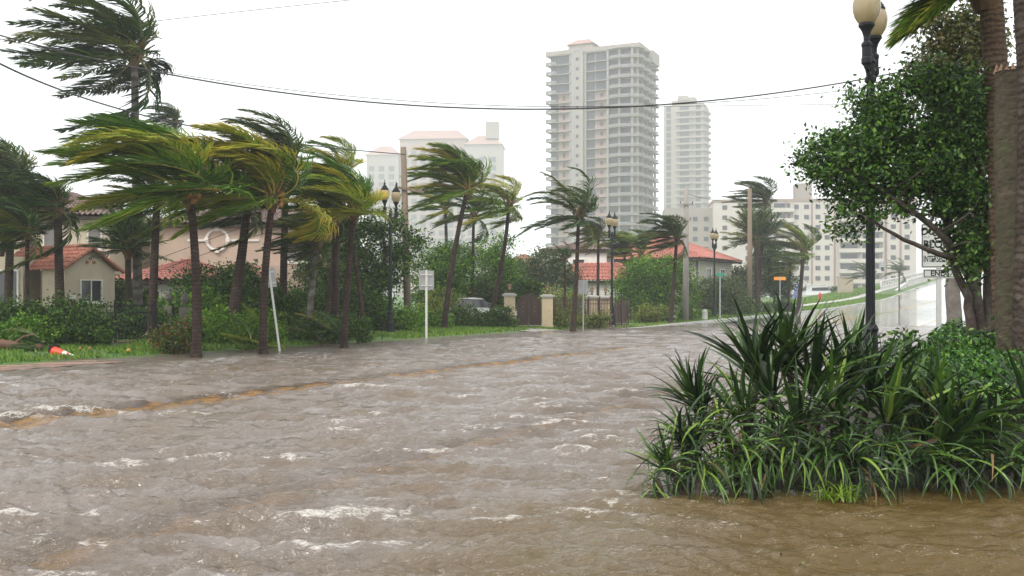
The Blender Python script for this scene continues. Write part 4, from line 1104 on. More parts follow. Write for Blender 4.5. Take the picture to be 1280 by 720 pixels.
T.location = (T.location.x * 1.25, T.location.y * 1.25, 0); T.scale = (1.25,) * 3
# flatten the porch wing into the house itself
def flatten(node, parent):
    Mx = Matrix.Translation(node.location) @ node.rotation_euler.to_matrix().to_4x4()
    for c in list(node.children):
        L = Matrix.LocRotScale(c.location, c.rotation_euler, c.scale)
        c.parent = parent; R_ = Mx @ L
        c.location, q, c.scale = R_.decompose(); c.rotation_euler = q.to_euler()
    bpy.data.objects.remove(node)
flatten(wg, bpy.data.objects['cream_house'])

# ================================================================== STREET FURNITURE
m_iron = M('black_iron', (.008, .009, .013), .45, .2, 6, .15, 60, spec=.25)
m_globe, n_, l_, p_ = newmat('frosted_amber_globe')
p_.inputs['Base Color'].default_value = (.50, .41, .25, 1); p_.inputs['Roughness'].default_value = .16
p_.inputs['Coat Weight'].default_value = .8; p_.inputs['Coat Roughness'].default_value = .05
tr_ = n_.new('ShaderNodeBsdfTranslucent'); tr_.inputs['Color'].default_value = (.72, .62, .42, 1)
mx_ = n_.new('ShaderNodeMixShader'); mx_.inputs[0].default_value = .5
l_.new(p_.outputs[0], mx_.inputs[1]); l_.new(tr_.outputs[0], mx_.inputs[2]); l_.new(mx_.outputs[0], n_['Material Output'].inputs['Surface'])
m_bulb = M('lamp_coil', (.55, .45, .30), .4, .1, 3)

def lamp(base, label, s=1.0, rz=math.atan2(UX, UY), base_z=None, seg=20):
    t = empty('street_lamp', base, rz, label, 'street lamp', 'twin-globe lamp posts along the street'); t.scale = (s, s, s)
    mb = MB(); mb.lathe([(.20, 0), (.20, .18), (.17, .22), (.17, .55), (.13, .62), (.115, .95), (.135, 1.0), (.10, 1.08)], n=seg); mb.build('base', m_iron, t, smooth=False)
    mb = MB(); prof = [(.078, 1.0), (.072, 2.6), (.066, 4.6), (.062, 5.15)]
    n = 24; vs = []
    for r, z in prof:
        for k_ in range(n):
            a = 2 * math.pi * k_ / n; rr = r * (1.0 if k_ % 2 else .90); vs.append((rr * math.cos(a), rr * math.sin(a), z))
    mb.add(vs, [(i*n+k_, i*n+(k_+1) % n, (i+1)*n+(k_+1) % n, (i+1)*n+k_) for i in range(len(prof)-1) for k_ in range(n)])
    mb.build('post', m_iron, t)
    mb = MB(); mb.lathe([(.062, 5.10), (.095, 5.13), (.095, 5.19), (.07, 5.22), (.07, 5.42), (.09, 5.45), (.05, 5.55), (.02, 5.62)], n=seg); mb.build('collar', m_iron, t)
    for sg in (-1, 1):
        mb = MB(); mb.tube([(0, 0, 5.30), (sg*.18, 0, 5.22), (sg*.34, 0, 5.22), (sg*.44, 0, 5.32), (sg*.45, 0, 5.42)], [.04, .035, .032, .035, .05], 8)
        mb.tube([(sg*.06, 0, 5.13), (sg*.2, 0, 5.10), (sg*.30, 0, 5.20)], [.02, .02, .015], 6)
        mb.build('arm', m_iron, t, smooth=True)
        c = (sg * .45, 0, 0)
        mb = MB(); mb.lathe([(.03, 5.24), (.05, 5.30), (.085, 5.34), (.085, 5.42), (.075, 5.44), (.075, 5.60), (.085, 5.62), (.085, 5.66), (.05, 5.70), (.052, 5.78), (.075, 5.86), (.115, 5.93), (.13, 5.94), (.13, 5.98), (.10, 6.0)], c, seg)
        h_ = mb.build('fitter', m_iron, t)
        mb = MB(); mb.lathe([(.11, 5.985), (.145, 6.02), (.19, 6.10), (.218, 6.20), (.222, 6.30), (.205, 6.38), (.175, 6.43)], c, 26)
        mb.build('globe', m_globe, t, smooth=True)
        mb = MB(); mb.lathe([(.185, 6.42), (.19, 6.44), (.185, 6.47), (.165, 6.48), (.165, 6.51), (.14, 6.52), (.14, 6.55), (.11, 6.57), (.085, 6.62), (.06, 6.66), (.035, 6.69), (.045, 6.72), (.05, 6.745), (.03, 6.77), (.014, 6.80), (.014, 6.84), (.022, 6.86), (.004, 6.92)], c, seg)
        mb.build('cap', m_iron, t)
        mb = MB(); mb.lathe([(.01, 6.12), (.07, 6.14), (.08, 6.18), (.07, 6.22), (.01, 6.24)], c, 10); mb.build('lamp_holder', m_bulb, t, smooth=True)
    return t
lx = (1088 - 640) / F * 16.6
lamp((lx, 16.6, .1), 'big twin-globe black lamp post rising behind the strap-leaved shrubs', 1.0)
L1 = at(488, 374, 43); lamp((L1.x, 43, .06), 'twin-globe black lamp post left of the wooden utility pole', .965, seg=12)
L1 = at(765, 374, 58); lamp((L1.x, 58, .10), 'twin-globe black lamp post at the end of the brown fence', .965, seg=12)
L1 = at(893, 374, 72); lamp((L1.x, 72, .38), 'twin-globe black lamp post beside the green street sign', .93, seg=12)

m_wood = M('weathered_pole_wood', (.20, .15, .105), .85, .25, 3, .8, 14, stretch=(1, 1, .12), stain=((.11, .08, .06), .6, 2))
m_wood_g = M('grey_pole_wood', (.27, .25, .225), .85, .2, 3, .8, 14, stretch=(1, 1, .12))
m_galv = M('galvanised_steel', (.42, .43, .43), .4, .1, 8, spec=.6, metal=.6)
m_signback = M('sign_back_aluminium', (.36, .36, .35), .45, .15, 4, metal=.4)
m_cable = M('cable_black', (.02, .02, .022), .5, .1, 3)
m_insul = M('brown_insulator', (.07, .035, .02), .25, .1, 3)

def pole(label, px, pyb, pyt, d, r, mat, lean=0, arms=()):
    x = (px - 640) / F * d; zb = G(x, d) - .05; zt = EYE + (HOR - pyt) / F * d
    t = empty('utility_pole', (x, d, zb), 0, label, 'utility pole')
    mb = MB(); H = zt - zb; mb.tube([(0, 0, 0), (lean * .5, 0, H * .5), (lean, 0, H)], [r * 1.15, r, r * .82], 12); mb.build('post', mat, t, smooth=True)
    for (z, a, b) in arms:
        mb = MB(); mb.beam((lean + a, -.18, H - z), (lean + b, -.18, H - z - .25 * (b > .5)), .09, .11); mb.build('crossarm', mat, t)
        for q in (a + .06, b - .06):
            mb = MB(); mb.lathe([(.02, 0), (.05, .03), (.03, .06), (.05, .10), (.02, .14)], (lean + q, -.18, H - z + (.055 if q == a + .06 else .055 - .25 * (b > .5))), 8); mb.build('insulator', m_insul, t)
    return t
P1 = pole('brown wooden utility pole with short side arm behind the first lamp post', 510, 420, 184, 47, .16, m_wood, -.22, arms=((1.9, -.35, 1.0),))
P2 = pole('grey weathered utility pole right of the shaggy palm', 857, 402, 234, 69, .20, m_wood_g, .05, arms=((1.2, -.5, .45), (2.3, -.35, .3)))
P3 = pole('bare pale wooden pole in front of the tall bent palm', 937, 388, 236, 88, .21, m_wood, .02)

def wire(label, pts, r, cat='power line'):
    """pts = list of (px, py, d)"""
    Q = [at(*p) for p in pts]
    out = []
    # quadratic sag through three points
    a, b, c = Q
    for i in range(41):
        t = i / 40
        l0 = 2 * (t - .5) * (t - 1); l1 = -4 * t * (t - 1); l2 = 2 * t * (t - .5)
        out.append(a * l0 + b * l1 + c * l2)
    mb = MB(); mb.tube(out, r, 6); o = mb.build('power_line', m_cable)
    return tag(o, label, cat)
wire('thick twisted cable sagging right across the street and the big tower', [(-220, -25, 24), (520, 132, 26), (1180, 78, 28)], .019)
wire('thin wire running just above the thick sagging cable', [(-220, -10, 24.3), (520, 127, 26.3), (1180, 95, 28.3)], .008)
wire('cable from upper left edge down to the brown wooden pole', [(-60, 45, 18), (240, 158, 31), (507, 193, 46.8)], .022)
wire('faint single wire high over the left palms', [(-200, 75, 40), (250, 20, 40), (700, -25, 40)], .012)
wire('faint straight wire crossing the towers toward the big lamp post', [(700, 134, 60), (1000, 131, 60), (1300, 126, 60)], .014)
wire('thin wire from the grey utility pole to the bare pole', [(859, 242, 69), (898, 251, 78), (937, 254, 88)], .02)
wire('service wire drooping behind the pink house palms', [(180, 330, 36), (300, 285, 37), (420, 238, 38)], .010)
wire('lower service wire parallel to the first, before the pink wall', [(180, 345, 36), (300, 302, 37), (420, 262, 38)], .010)
wire('wire descending behind the ringed trunks at the right edge', [(1235, 20, 30), (1270, 62, 30), (1330, 135, 30)], .012)

# signs -------------------------------------------------------------
def letters(txt, size, mat, parent, loc, rot, bold=.0, name='lettering', sx=1.0, depth=.0015):
    cu = bpy.data.curves.new('letters', 'FONT'); cu.body = txt; cu.size = size; cu.align_x = 'CENTER'; cu.align_y = 'CENTER'
    cu.extrude = depth; cu.offset = bold; cu.resolution_u = 3
    tmp = bpy.data.objects.new('tmp', cu); COL.objects.link(tmp)
    dg = bpy.context.evaluated_depsgraph_get(); me = bpy.data.meshes.new_from_object(tmp.evaluated_get(dg))
    bpy.data.objects.remove(tmp); me.materials.clear(); me.materials.append(mat)
    return link_mesh(name, me, parent, loc, rot, (sx, 1, 1))
def plate(w, h, r=.03, t=.006):
    pts = []
    for cx, cz, a0 in ((w/2-r, h/2-r, 0), (-w/2+r, h/2-r, 90), (-w/2+r, -h/2+r, 180), (w/2-r, -h/2+r, 270)):
        for k_ in range(5):
            a = math.radians(a0 + k_ * 22.5); pts.append((cx + r * math.cos(a), cz + r * math.sin(a)))
    mb = MB(); mb.prism(pts, 0, t, 'y'); return mb
m_signwhite = M('sign_face_white', (.62, .62, .58), .4, .05, 5); m_signblack = M('sign_black', (.012, .012, .014), .5, .1, 5)
m_signgreen = M('street_sign_green', (.02, .26, .17), .4, .1, 5); m_signorange = M('sign_orange', (.75, .28, .02), .4, .1, 5); m_signyellow = M('sign_yellow', (.80, .55, .02), .4, .1, 5)

# intersection sign, half hidden by the tree
d = 17.0; sx_ = (1175 - 640) / F * d
t = empty('traffic_sign', (sx_, d, .2), math.radians(-6), 'white road sign reading DO NOT BLOCK INTERSECTION with small ENDS plate, under the tree', 'road sign')
zt = EYE + (HOR - 348.5) / F * d
MB().box(-.045, .012, 0, .03, .07, 2.72 - .2).build('post', m_signwhite, t)
def frame_plate(w, h, z):
    o = plate(w, h).build('plate', m_signwhite, t, loc=(0, 0, z))
    b = .012; mb = MB()
    for (x0, z0, x1, z1) in ((-w/2+.015, h/2-.015-b, w/2-.015, h/2-.015), (-w/2+.015, -h/2+.015, w/2-.015, -h/2+.015+b), (-w/2+.015, -h/2+.015+b, -w/2+.015+b, h/2-.015-b), (w/2-.015-b, -h/2+.015+b, w/2-.015, h/2-.015-b)):
        mb.box(x0, -.002, z0, x1, -.0003, z1)
    mb.build('border', m_signblack, o)
    return o
zc = .2
pe = frame_plate(.56, .155, zt + .09 - zc + .0); letters('ENDS', .125, m_signblack, pe, (.0, -.001, 0), (math.pi/2, 0, 0), .0035)
pb = frame_plate(.62, .76, zt + .09 - zc + .085 + .39)
letters('DO NOT', .17, m_signblack, pb, (0, -.001, .24), (math.pi/2, 0, 0), .005, sx=.9)
letters('BLOCK', .18, m_signblack, pb, (0, -.001, .02), (math.pi/2, 0, 0), .006, sx=.95)
letters('INTERSECTION', .15, m_signblack, pb, (0, -.001, -.23), (math.pi/2, 0, 0), .003, sx=.53)

def post_sign(label, px, pyb, pyt, d, w, h, face, lean=0.0, rz=0.0, post=m_galv, cat='road sign', braces=True, flip=False, pr=.03):
    x = (px - 640) / F * d; zb = G(x, d) - .03; H = EYE + (HOR - pyt) / F * d - zb
    t = empty('road_sign', (x, d, zb), rz, label, cat); t.rotation_euler = (0, lean, rz)
    MB().box(-pr, -.02, 0, pr, .02, H + .02).build('post', post, t)
    plate(w, h).build('plate', face, t, loc=(0, .022, H - h / 2))
    if braces:
        for z in (H - h * .22, H - h * .78):
            MB().box(-w * .38, -.04, z - .018, w * .38, -.021, z + .018).build('brace', post, t)
    return t
post_sign('square grey sign seen from its back on a white post in the verge', 533, 424, 338, 41, .62, .80, m_signback, post=m_signwhite, pr=.045)
post_sign('tilted sign on a leaning thin post right of the middle kerb palm', 350, 434, 334, 30.5, .36, .60, m_signback, lean=-math.radians(7.5), post=m_signwhite, rz=.5)
post_sign('dull grey square sign on a slim post in front of the fence', 729, 411, 350, 52, .50, .75, m_signback, post=m_galv)
t = post_sign('green street name sign on pale post right of the third lamp', 900, 396, 340, 74, .10, .12, m_signgreen, braces=False, post=m_galv, cat='street sign', pr=.04)
plate(.62, .20).build('name_plate', m_signgreen, t, loc=(.02, -.05, 3.30 + .05)); plate(.55, .17).build('name_plate', m_signgreen, t, loc=(0, -.12, 3.12), rot=(0, 0, 1.1))
post_sign('orange rectangular sign between the palms near the apartment block', 975, 380, 346, 84, 1.0, .28, m_signorange, braces=False, post=m_galv, cat='street sign')
t = post_sign('dark square traffic sign near the start of the bridge railing', 1103, 361, 327, 180, 1.15, 1.45, m_signback, braces=False, post=m_galv)
MB().box(-.25, -.06, 4.15, .25, -.03, 4.85).build('symbol', m_signblack, t)
# yellow sign behind the tree stems
x_ = (1210 - 640) / F * 20
t = empty('warning_sign', (x_ + .15, 20, .3), .2, 'yellow warning sign peeping through the stems of the big tree', 'warning sign')
MB().box(-.03, 0, 0, .03, .04, 2.3).build('post', m_galv, t)
pl_ = plate(.5, .5, .03); pl_.build('plate', m_signyellow, t, loc=(0, -.01, 2.05), rot=(0, math.pi / 4, 0))
# hydrant, bollard, utility box
m_red = M('hydrant_red', (.50, .035, .025), .4, .15, 5)
hx, hd = (1025 - 640) / F * 150, 150
t = empty('fire_hydrant', (hx, hd, G(hx, hd)), 0, 'red fire hydrant on the grass bank near the white boat', 'fire hydrant'); t.scale = (1.7,) * 3
mb = MB(); mb.lathe([(.17, 0), (.17, .05), (.12, .07), (.12, .5), (.15, .52), (.15, .56), (.12, .60), (.06, .70), (.03, .72), (.03, .76)], n=12); mb.build('body', m_red, t)
for a in (0, math.pi, -math.pi/2):
    mb = MB(); mb.tube([(0, 0, .42), (.19 * math.cos(a), .19 * math.sin(a), .42)], [.06, .06], 8); mb.build('outlet', m_red, t)
bx_ = (881 - 640) / F * 71
t = empty('bollard', (bx_, 71, G(bx_, 71)), 0, 'short pale concrete bollard beside the box hedge', 'bollard')
mb = MB(); mb.lathe([(.20, 0), (.20, .55), (.22, .57), (.22, .62), (.18, .70), (.10, .78), (.02, .80)], n=14); mb.build('body', m_kerb, t, smooth=False)
mb = MB(); mb.lathe([(.205, .40), (.215, .42), (.215, .45), (.205, .47)], n=14, cap=False); mb.build('band', m_galv, t)
ux_ = (1058 - 640) / F * 185
t = empty('utility_cabinet', (ux_, 185, G(ux_, 185)), 0, 'beige utility cabinet on the grass bank left of the big lamp post', 'utility cabinet')
m_beige = M('beige_metal', (.36, .30, .22), .6, .1, 3)
bevel(MB().box(-1.3, 0, 0, 1.3, 1.2, 2.9).build('body', m_beige, t), .04); MB().box(-1.4, -.1, 2.91, 1.4, 1.3, 3.1).build('lid', m_beige, t)
MB().box(-1.05, -.03, .3, -.05, -.003, 2.6).build('door', m_beige, t); MB().box(.05, -.03, .3, 1.05, -.003, 2.6).build('door', m_beige, t)

# traffic cone lying on its side
m_cone = M('cone_orange', (.85, .055, .02), .4, .12, 8, .1, 30); m_cw = M('cone_white', (.75, .75, .72), .35, .08, 8)
d = 27.3; x = (66 - 640) / F * d
t = empty('traffic_cone', (x, d, .165), 0, 'orange traffic cone with white bands lying on its side at the water edge', 'traffic cone'); t.rotation_euler = (math.radians(8), math.radians(90 + 8), math.radians(-12)); 
mb = MB(); mb.box(-.19, -.19, -.0, .19, .19, .04); bevel(mb.build('base', m_signblack, t), .012)
def cseg(nm, z0, z1, m_): 
    r = lambda z: .155 - .13 * z / .74
    MB().lathe([(r(z0), z0 + .0005), (r(z1), z1)], n=20, cap=False).build(nm, m_, t, smooth=True)
cseg('body', .04, .40, m_cone); cseg('band', .40, .52, m_cw); cseg('ring', .52, .58, m_cone); cseg('band', .58, .70, m_cw)
MB().lathe([(.032, .70), (.03, .74), (.012, .75)], n=14).build('tip', m_cw, t)

# gate, pillars, fence ------------------------------------------------
m_pill = M('cream_pillar', (.58, .47, .30), .7, .08, 3, .2, 30); m_cap = M('pale_stone_cap', (.50, .48, .44), .7, .12, 5)
m_brown = M('brown_gate_iron', (.062, .032, .022), .5, .25, 6, .2, 40); m_gold = M('tarnished_gold', (.22, .15, .05), .5, .2, 8, metal=.5)
def pillar(label, px, d, w=.60, h=1.62, capw=.80, lantern=False):
    x = (px - 640) / F * d; t = empty('gate_pillar', (x, d, G(x, d)), 0, label, 'gate pillar')
    MB().box(-w/2 - .05, -w/2 - .05, 0, w/2 + .05, w/2 + .05, .14).build('plinth', m_pill, t)
    bevel(MB().box(-w/2, -w/2, .142, w/2, w/2, h).build('shaft', m_pill, t), .02)
    c = MB(); c.box(-capw/2 + .05, -capw/2 + .05, h + .002, capw/2 - .05, capw/2 - .05, h + .06); c.box(-capw/2, -capw/2, h + .062, capw/2, capw/2, h + .14); c.box(-capw/2 + .12, -capw/2 + .12, h + .142, capw/2 - .12, capw/2 - .12, h + .19)
    c.build('capstone', m_cap, t)
    if lantern:
        z = h + .192
        lt = empty('lantern', (x, d, G(x, d) + z), 0, lantern, 'lantern'); lt.scale = (.72,) * 3
        mb = MB(); mb.lathe([(.12, 0), (.10, .05), (.05, .09), (.05, .20), (.12, .25), (.13, .27)], n=10); mb.build('foot', m_brown, lt)
        mb = MB(); mb.lathe([(.10, .272), (.14, .5)], n=8); mb.build('glass', m_globe, lt)
        mb = MB(); mb.lathe([(.19, .502), (.17, .55), (.08, .66), (.03, .69), (.04, .73), (.01, .78)], n=10); mb.build('hood', M('lantern_copper', (.13, .055, .035), .5, .2, 6), lt)
        for k_ in range(4):
            a = k_ * math.pi / 2 + .785; mb = MB(); mb.tube([(.12 * math.cos(a), .12 * math.sin(a), .27), (.165 * math.cos(a), .165 * math.sin(a), .5)], .012, 4); mb.build('rib', m_brown, lt)
pillar('cream gate pillar left of the brown iron gate, with pale flat cap', 637, 54, lantern='copper-hooded lantern on the left gate pillar')
pillar('cream gate pillar right of the brown iron gate', 684, 54, capw=.78, lantern='small lantern on the right gate pillar')
pillar('cream pillar half covered by creeper behind the brown fence', 740, 58.5, lantern='lantern on the creeper-covered fence pillar')
pillar('narrow rear pillar of the fence beside the lamp post', 757, 59.5, w=.5, capw=.9, lantern='lantern on the rear fence pillar by the lamp post')
gx0, gx1 = (646 - 640) / F * 54, (676.5 - 640) / F * 54
t = empty('iron_gate', (gx0, 54, G(gx0, 54)), 0, 'brown double iron gate with arched top and gold ornament between the cream pillars', 'gate')
GW = gx1 - gx0
def gtop(x): return 1.42 + .34 * math.sin(math.pi * x / GW) ** 1.4
for i in range(2):
    a, b = i * GW / 2 + .015, (i + 1) * GW / 2 - .015
    nb = 8
    pn = MB(); xs = [a + (b - a) * k_ / 8 for k_ in range(9)]
    pn.prism([(a, .08), (b, .08)] + [(q, gtop(q) - .06) for q in reversed(xs)], .028, .04, 'y'); pn.build('backing_sheet', m_brown, t)
    for q in (.1, .62, 1.28): MB().box(a + .05, -.02, q, b - .05, .02, q + .05).build('rail', m_brown, t)
    MB().box(a, -.03, .04, a + .05, .027, gtop(a + .02)).build('stile', m_brown, t); MB().box(b - .05, -.03, .04, b, .027, gtop(b - .02)).build('stile', m_brown, t)
    for k_ in range(nb):
        x = a + .05 + (b - a - .1) * (k_ + .5) / nb
        mb = MB(); mb.box(x - .014, -.012, .151, x + .014, .016, gtop(x) + .02); mb.build('bar', m_brown, t)
    tp = MB(); tp.tube([(q, 0, gtop(q) + .03) for q in xs], .03, 5); tp.build('top_rail', m_brown, t)
    for k_ in range(3):
        mb = MB(); c = Vector(((a + b) / 2, -.04, .72 + k_ * .24)); mb.tube([c + Vector((.10 * math.cos(w_), 0, .11 * math.sin(w_))) for w_ in [j * math.pi / 5 for j in range(10)]], .014, 4); mb.build('scroll', m_gold, t)
def fence(label, px0, d0, px1, d1, h=1.55, sp=.16, posts=4, mat=None, sheet=True, cat='fence', top=True, rad=.013):
    mat = mat or m_brown
    A = at(px0, 374, d0); B = at(px1, 374, d1); A.z = G(A.x, A.y); B.z = G(B.x, B.y)
    L = (B - A).length; t = empty('iron_fence', A, math.atan2(B.y - A.y, B.x - A.x), label, cat, None)
    for z in (.12, h - .28, h - .06): MB().box(0, -.018, z, L, .018, z + .04).build('rail', mat, t)
    pk = MB(); pk.box(-rad, -.034, .06, rad, -.0185, h); pk.box(-rad * 1.8, -.036, h, rad * 1.8, -.0165, h + .03); pk = pk.mesh('picket', mat)
    for i in range(int(L / sp)): link_mesh('picket', pk, t, (sp * (i + .5), 0, 0))
    for i in range(posts):
        x = L * i / (posts - 1); mb = MB(); mb.box(x - .045, -.10, 0, x + .045, -.04, h + .06); mb.lathe([(.02, h + .061), (.05, h + .10), (.04, h + .15), (.005, h + .19)], (x, -.07, 0), 8); mb.build('post', mat, t)
    if sheet: MB().box(0, .03, .25, L, .04, h - .30).build('backing_sheet', mat, t)
    return t
fence('brown iron fence between right gate pillar and lamp post, with creeper', 691, 54, 762, 57.5, posts=6, sheet=False, rad=.02, sp=.14)
fence('brown solid-backed iron fence right of the second lamp post', 768, 58, 784, 60, posts=3, sheet=True, rad=.02, sp=.14)
fence('thin black iron fence across the dark shrubs under the gable', 92, 32, 192, 33.5, h=1.25, posts=3, mat=m_iron, sheet=False, sp=.12, rad=.008)
m_transf = M('green_box_paint', (.10, .15, .12), .5, .1, 4)
gx = (633 - 640) / F * 53
x = gx
t = empty('utility_box', (x - .05, 53.2, G(x, 53)), 0, 'small grey-green utility box leaning on the left gate pillar', 'utility box')
bevel(MB().box(-.32, -.2, 0, .12, .2, .72).build('body', m_transf, t), .03); MB().box(-.34, -.22, .723, .14, .22, .77).build('lid', m_transf, t)

# bridge railings -----------------------------------------------------
m_brail = M('white_balustrade', (.62, .60, .57), .6, .08, 2, stain=((.35, .33, .31), .5, .6))
def railing(label, u, s0, s1, h, step, wall=.35):
    x0, y0 = xy(u, s0); z0 = float(zroad(s0)); t = empty('bridge_railing', (x0, y0, z0), 0, label, 'bridge railing', None)
    n = int((s1 - s0) / step); P = []
    for i in range(n + 1):
        s = s0 + (s1 - s0) * i / n; x, y = xy(u, s); P.append(Vector((x - x0, y - y0, float(zroad(s)) - z0)))
    a = MB(); b = MB()
    for i in range(n):
        a.beam(P[i] + Vector((0, 0, wall / 2)), P[i+1] + Vector((0, 0, wall / 2)), .30, wall + .3)
        b.beam(P[i] + Vector((0, 0, h)), P[i+1] + Vector((0, 0, h)), .34, .22)
    a.build('parapet_base', m_brail, t); b.build('handrail', m_brail, t)
    ps = MB(); ps.box(-.28, -.13, 0, .28, .13, h - .1 - wall - .0); ps = ps.mesh('baluster', m_brail)
    for i in range(n + 1): link_mesh('baluster', ps, t, P[i] + Vector((0, 0, wall + .1)), (0, 0, math.atan2(UX, UY)))
    return t
railing('outer white slotted balustrade along the far side of the bridge', -25.2, 212, 330, 1.7, 4.2, .45)
railing('inner white slotted barrier between bridge pavement and road', -21.6, 226, 330, 1.5, 4.2, .3)
mb = MB()
x0, y0 = xy(-21.6, 205); x1, y1 = xy(-21.6, 226); z0, z1 = float(zroad(205)), float(zroad(226))
mb.add([(x0, y0, z0 - .2), (x1, y1, z1 - .2), (x1, y1, z1 + 1.2), (x0, y0, z0 + .1), (x0 - .35, y0 + .1, z0 - .2), (x1 - .35, y1 + .1, z1 - .2), (x1 - .35, y1 + .1, z1 + 1.2), (x0 - .35, y0 + .1, z0 + .1)],
       [(0,1,2,3), (4,7,6,5), (0,3,7,4), (1,5,6,2), (3,2,6,7), (0,4,5,1)])
tag(mb.build('ramp_wall', m_brail), 'white sloping end wall leading up to the inner bridge barrier', 'wall')

# parked white car behind the hedge, white boats far right --------------
m_cpaint = M('white_car_paint', (.72, .72, .72), .2, .03, 1, spec=.6); m_tyre = M('tyre_rubber', (.02, .02, .02), .8, .2, 8)
m_cpaint.node_tree.nodes['Principled BSDF'].inputs['Coat Weight'].default_value = .6
cx = (596 - 640) / F * 56
t = empty('parked_car', (cx, 56, G(cx, 56)), math.radians(12), 'white parked car mostly hidden by the hedge left of the gate', 'car')
def car_shape(mb, prof, w0, w1, zs):
    n = len(prof); vs = []
    for y, sc in ((-w0, 1), (w0, 1)): vs += [(p[0], y * (1 if p[1] < zs else w1), p[1]) for p in prof]
    mb.add(vs, [tuple(range(n)), tuple(range(2*n - 1, n - 1, -1))] + [(i, n + i, n + (i+1) % n, (i+1) % n) for i in range(n)])
mb = MB(); car_shape(mb, [(-2.15, .28), (2.1, .28), (2.2, .5), (2.15, .72), (1.9, .86), (1.0, .98), (-1.5, 1.0), (-2.1, .95), (-2.2, .6)], .88, .93, .8); bevel(mb.build('body', m_cpaint, t), .04, 2)
mb = MB(); car_shape(mb, [(1.05, .975), (.25, 1.42), (-.9, 1.46), (-1.75, .995)], .84, .80, 1.2); mb.build('window', m_glass, t)
mb = MB(); car_shape(mb, [(.28, 1.425), (-.92, 1.47), (-.9, 1.50), (-.3, 1.53), (.2, 1.47)], .70, 1.0, 9); mb.build('roof', m_cpaint, t)
for x in (-1.35, 1.35):
    for y in (-.86, .86):
        mb = MB(); mb.tube([(x, y - .1, .32), (x, y + .1, .32)], .32, 18); w_ = mb.build('wheel', m_tyre, t)
        mb = MB(); mb.tube([(x, y - .11, .32), (x, y + .11, .32)], .19, 12); mb.build('rim', m_galv, w_)
for y in (-.6, .6):
    mb = MB(); mb.box(2.06, y - .17, .62, 2.2, y + .17, .76); mb.build('headlight', m_cw, t)
m_hull = M('boat_hull_white', (.66, .66, .66), .3, .04, 1); m_blue2 = M('boat_cover_blue', (.12, .14, .30), .6, .1, 1)
def boat(label, px, py, d, L, cover=False, cab=1.0):
    p = at(px, py, d); t = empty('boat', p, math.radians(4), label, 'boat')
    mb = MB(); secs = []
    for i in range(9):
        u = i / 8; x = -L/2 + L * u; w = L * .14 * (1 - max(0, u - .45) ** 1.8 * 3.0); w = max(.05, w); zt_ = L * .10 + L * .05 * u
        secs.append([(x, -w, zt_), (x, -w * .85, L * .03), (x, 0, -.02 + L * .03 * max(0, u - .7)), (x, w * .85, L * .03), (x, w, zt_)])
    vs = [q for s_ in secs for q in s_]; fs = [(i*5+j, i*5+j+1, (i+1)*5+j+1, (i+1)*5+j) for i in range(8) for j in range(4)] + [(i*5, (i+1)*5, (i+1)*5+4, i*5+4) for i in range(8)] + [(0, 4, 3, 2, 1), (40, 41, 42, 43, 44)]
    mb.add(vs, fs); mb.build('hull', m_hull, t)
    mb = MB(); mb.prism([(-L*.30, L*.11), (L*.18, L*.13), (L*.08, L*.13 + cab), (-L*.28, L*.11 + cab)], -L*.10, L*.10, 'y'); mb.build('cabin', m_hull, t)
    mb = MB(); mb.prism([(-L*.24, L*.11 + cab*.45), (L*.135, L*.12 + cab*.45), (L*.095, L*.12 + cab*.85), (-L*.24, L*.11 + cab*.85)], -L*.10 - .03, -L*.10 - .003, 'y'); mb.build('cabin_window', m_tg, t)
    MB().box(-L*.34, -L*.11, L*.12 + cab + .1, L*.10, L*.11, L*.12 + cab + .25).build('hard_top', m_hull, t)
    if cover:
        mb = MB(); mb.prism([(-L*.62, 0), (-L*.50, 0), (-L*.46, L*.30), (-L*.52, L*.36)], -.5, .5, 'y'); mb.build('folded_sail', m_blue2, t)
    return t
boat('white motor boat with hard top standing before the apartment block', 1027, 375, 195, 9.5, True, 1.6)
boat('second white boat hull half hidden behind the palm trunks', 985, 372, 210, 8.5, False, 1.3)

# garden urns by the pink house, debris --------------------------------
m_urn = M('mossy_stone', (.14, .13, .11), .85, .2, 6, .3, 30)
def urn(label, px, d, h):
    x = (px - 640) / F * d; t = empty('garden_urn', (x, d, G(x, d)), 0, label, 'garden urn', 'grey garden urns')
    mb = MB(); mb.box(-.16, -.16, 0, .16, .16, h); mb.build('pedestal', m_urn, t)
    mb = MB(); mb.lathe([(.05, 0), (.06, .05), (.04, .10), (.13, .20), (.17, .32), (.10, .40), (.12, .44), (.03, .50), (.01, .58)], (0, 0, h + .002), 12); mb.build('urn', m_urn, t, smooth=True)
urn('grey stone urn left of the pair by the round reddish shrub', 231, 36, 1.15); urn('grey stone urn right of the pair, nearer the hedge', 211, 37.5, 1.2)
m_log = M('brown_log', (.13, .065, .04), .8, .3, 5, .8, 20)
x = (14 - 640) / F * 28.2; t = empty('log', (x, 28.2, G(x, 28.2) + .10), 0, 'brown broken log lying on the grass at the left edge', 'log')
mb = MB(); mb.tube([(-1.0, 0, .03), (-.3, .05, .08), (.3, 0, .02), (.9, -.06, .0)], [.12, .14, .12, .08], 9); mb.build('trunk_piece', m_log, t, smooth=True)
mb = MB(); mb.tube([(.1, 0, .1), (.4, -.1, .3), (.7, -.12, .36)], [.05, .03, .015], 6); mb.build('branch_stub', m_log, t)
m_cocoy = M('yellow_coconut', (.50, .30, .04), .45, .2, 8)
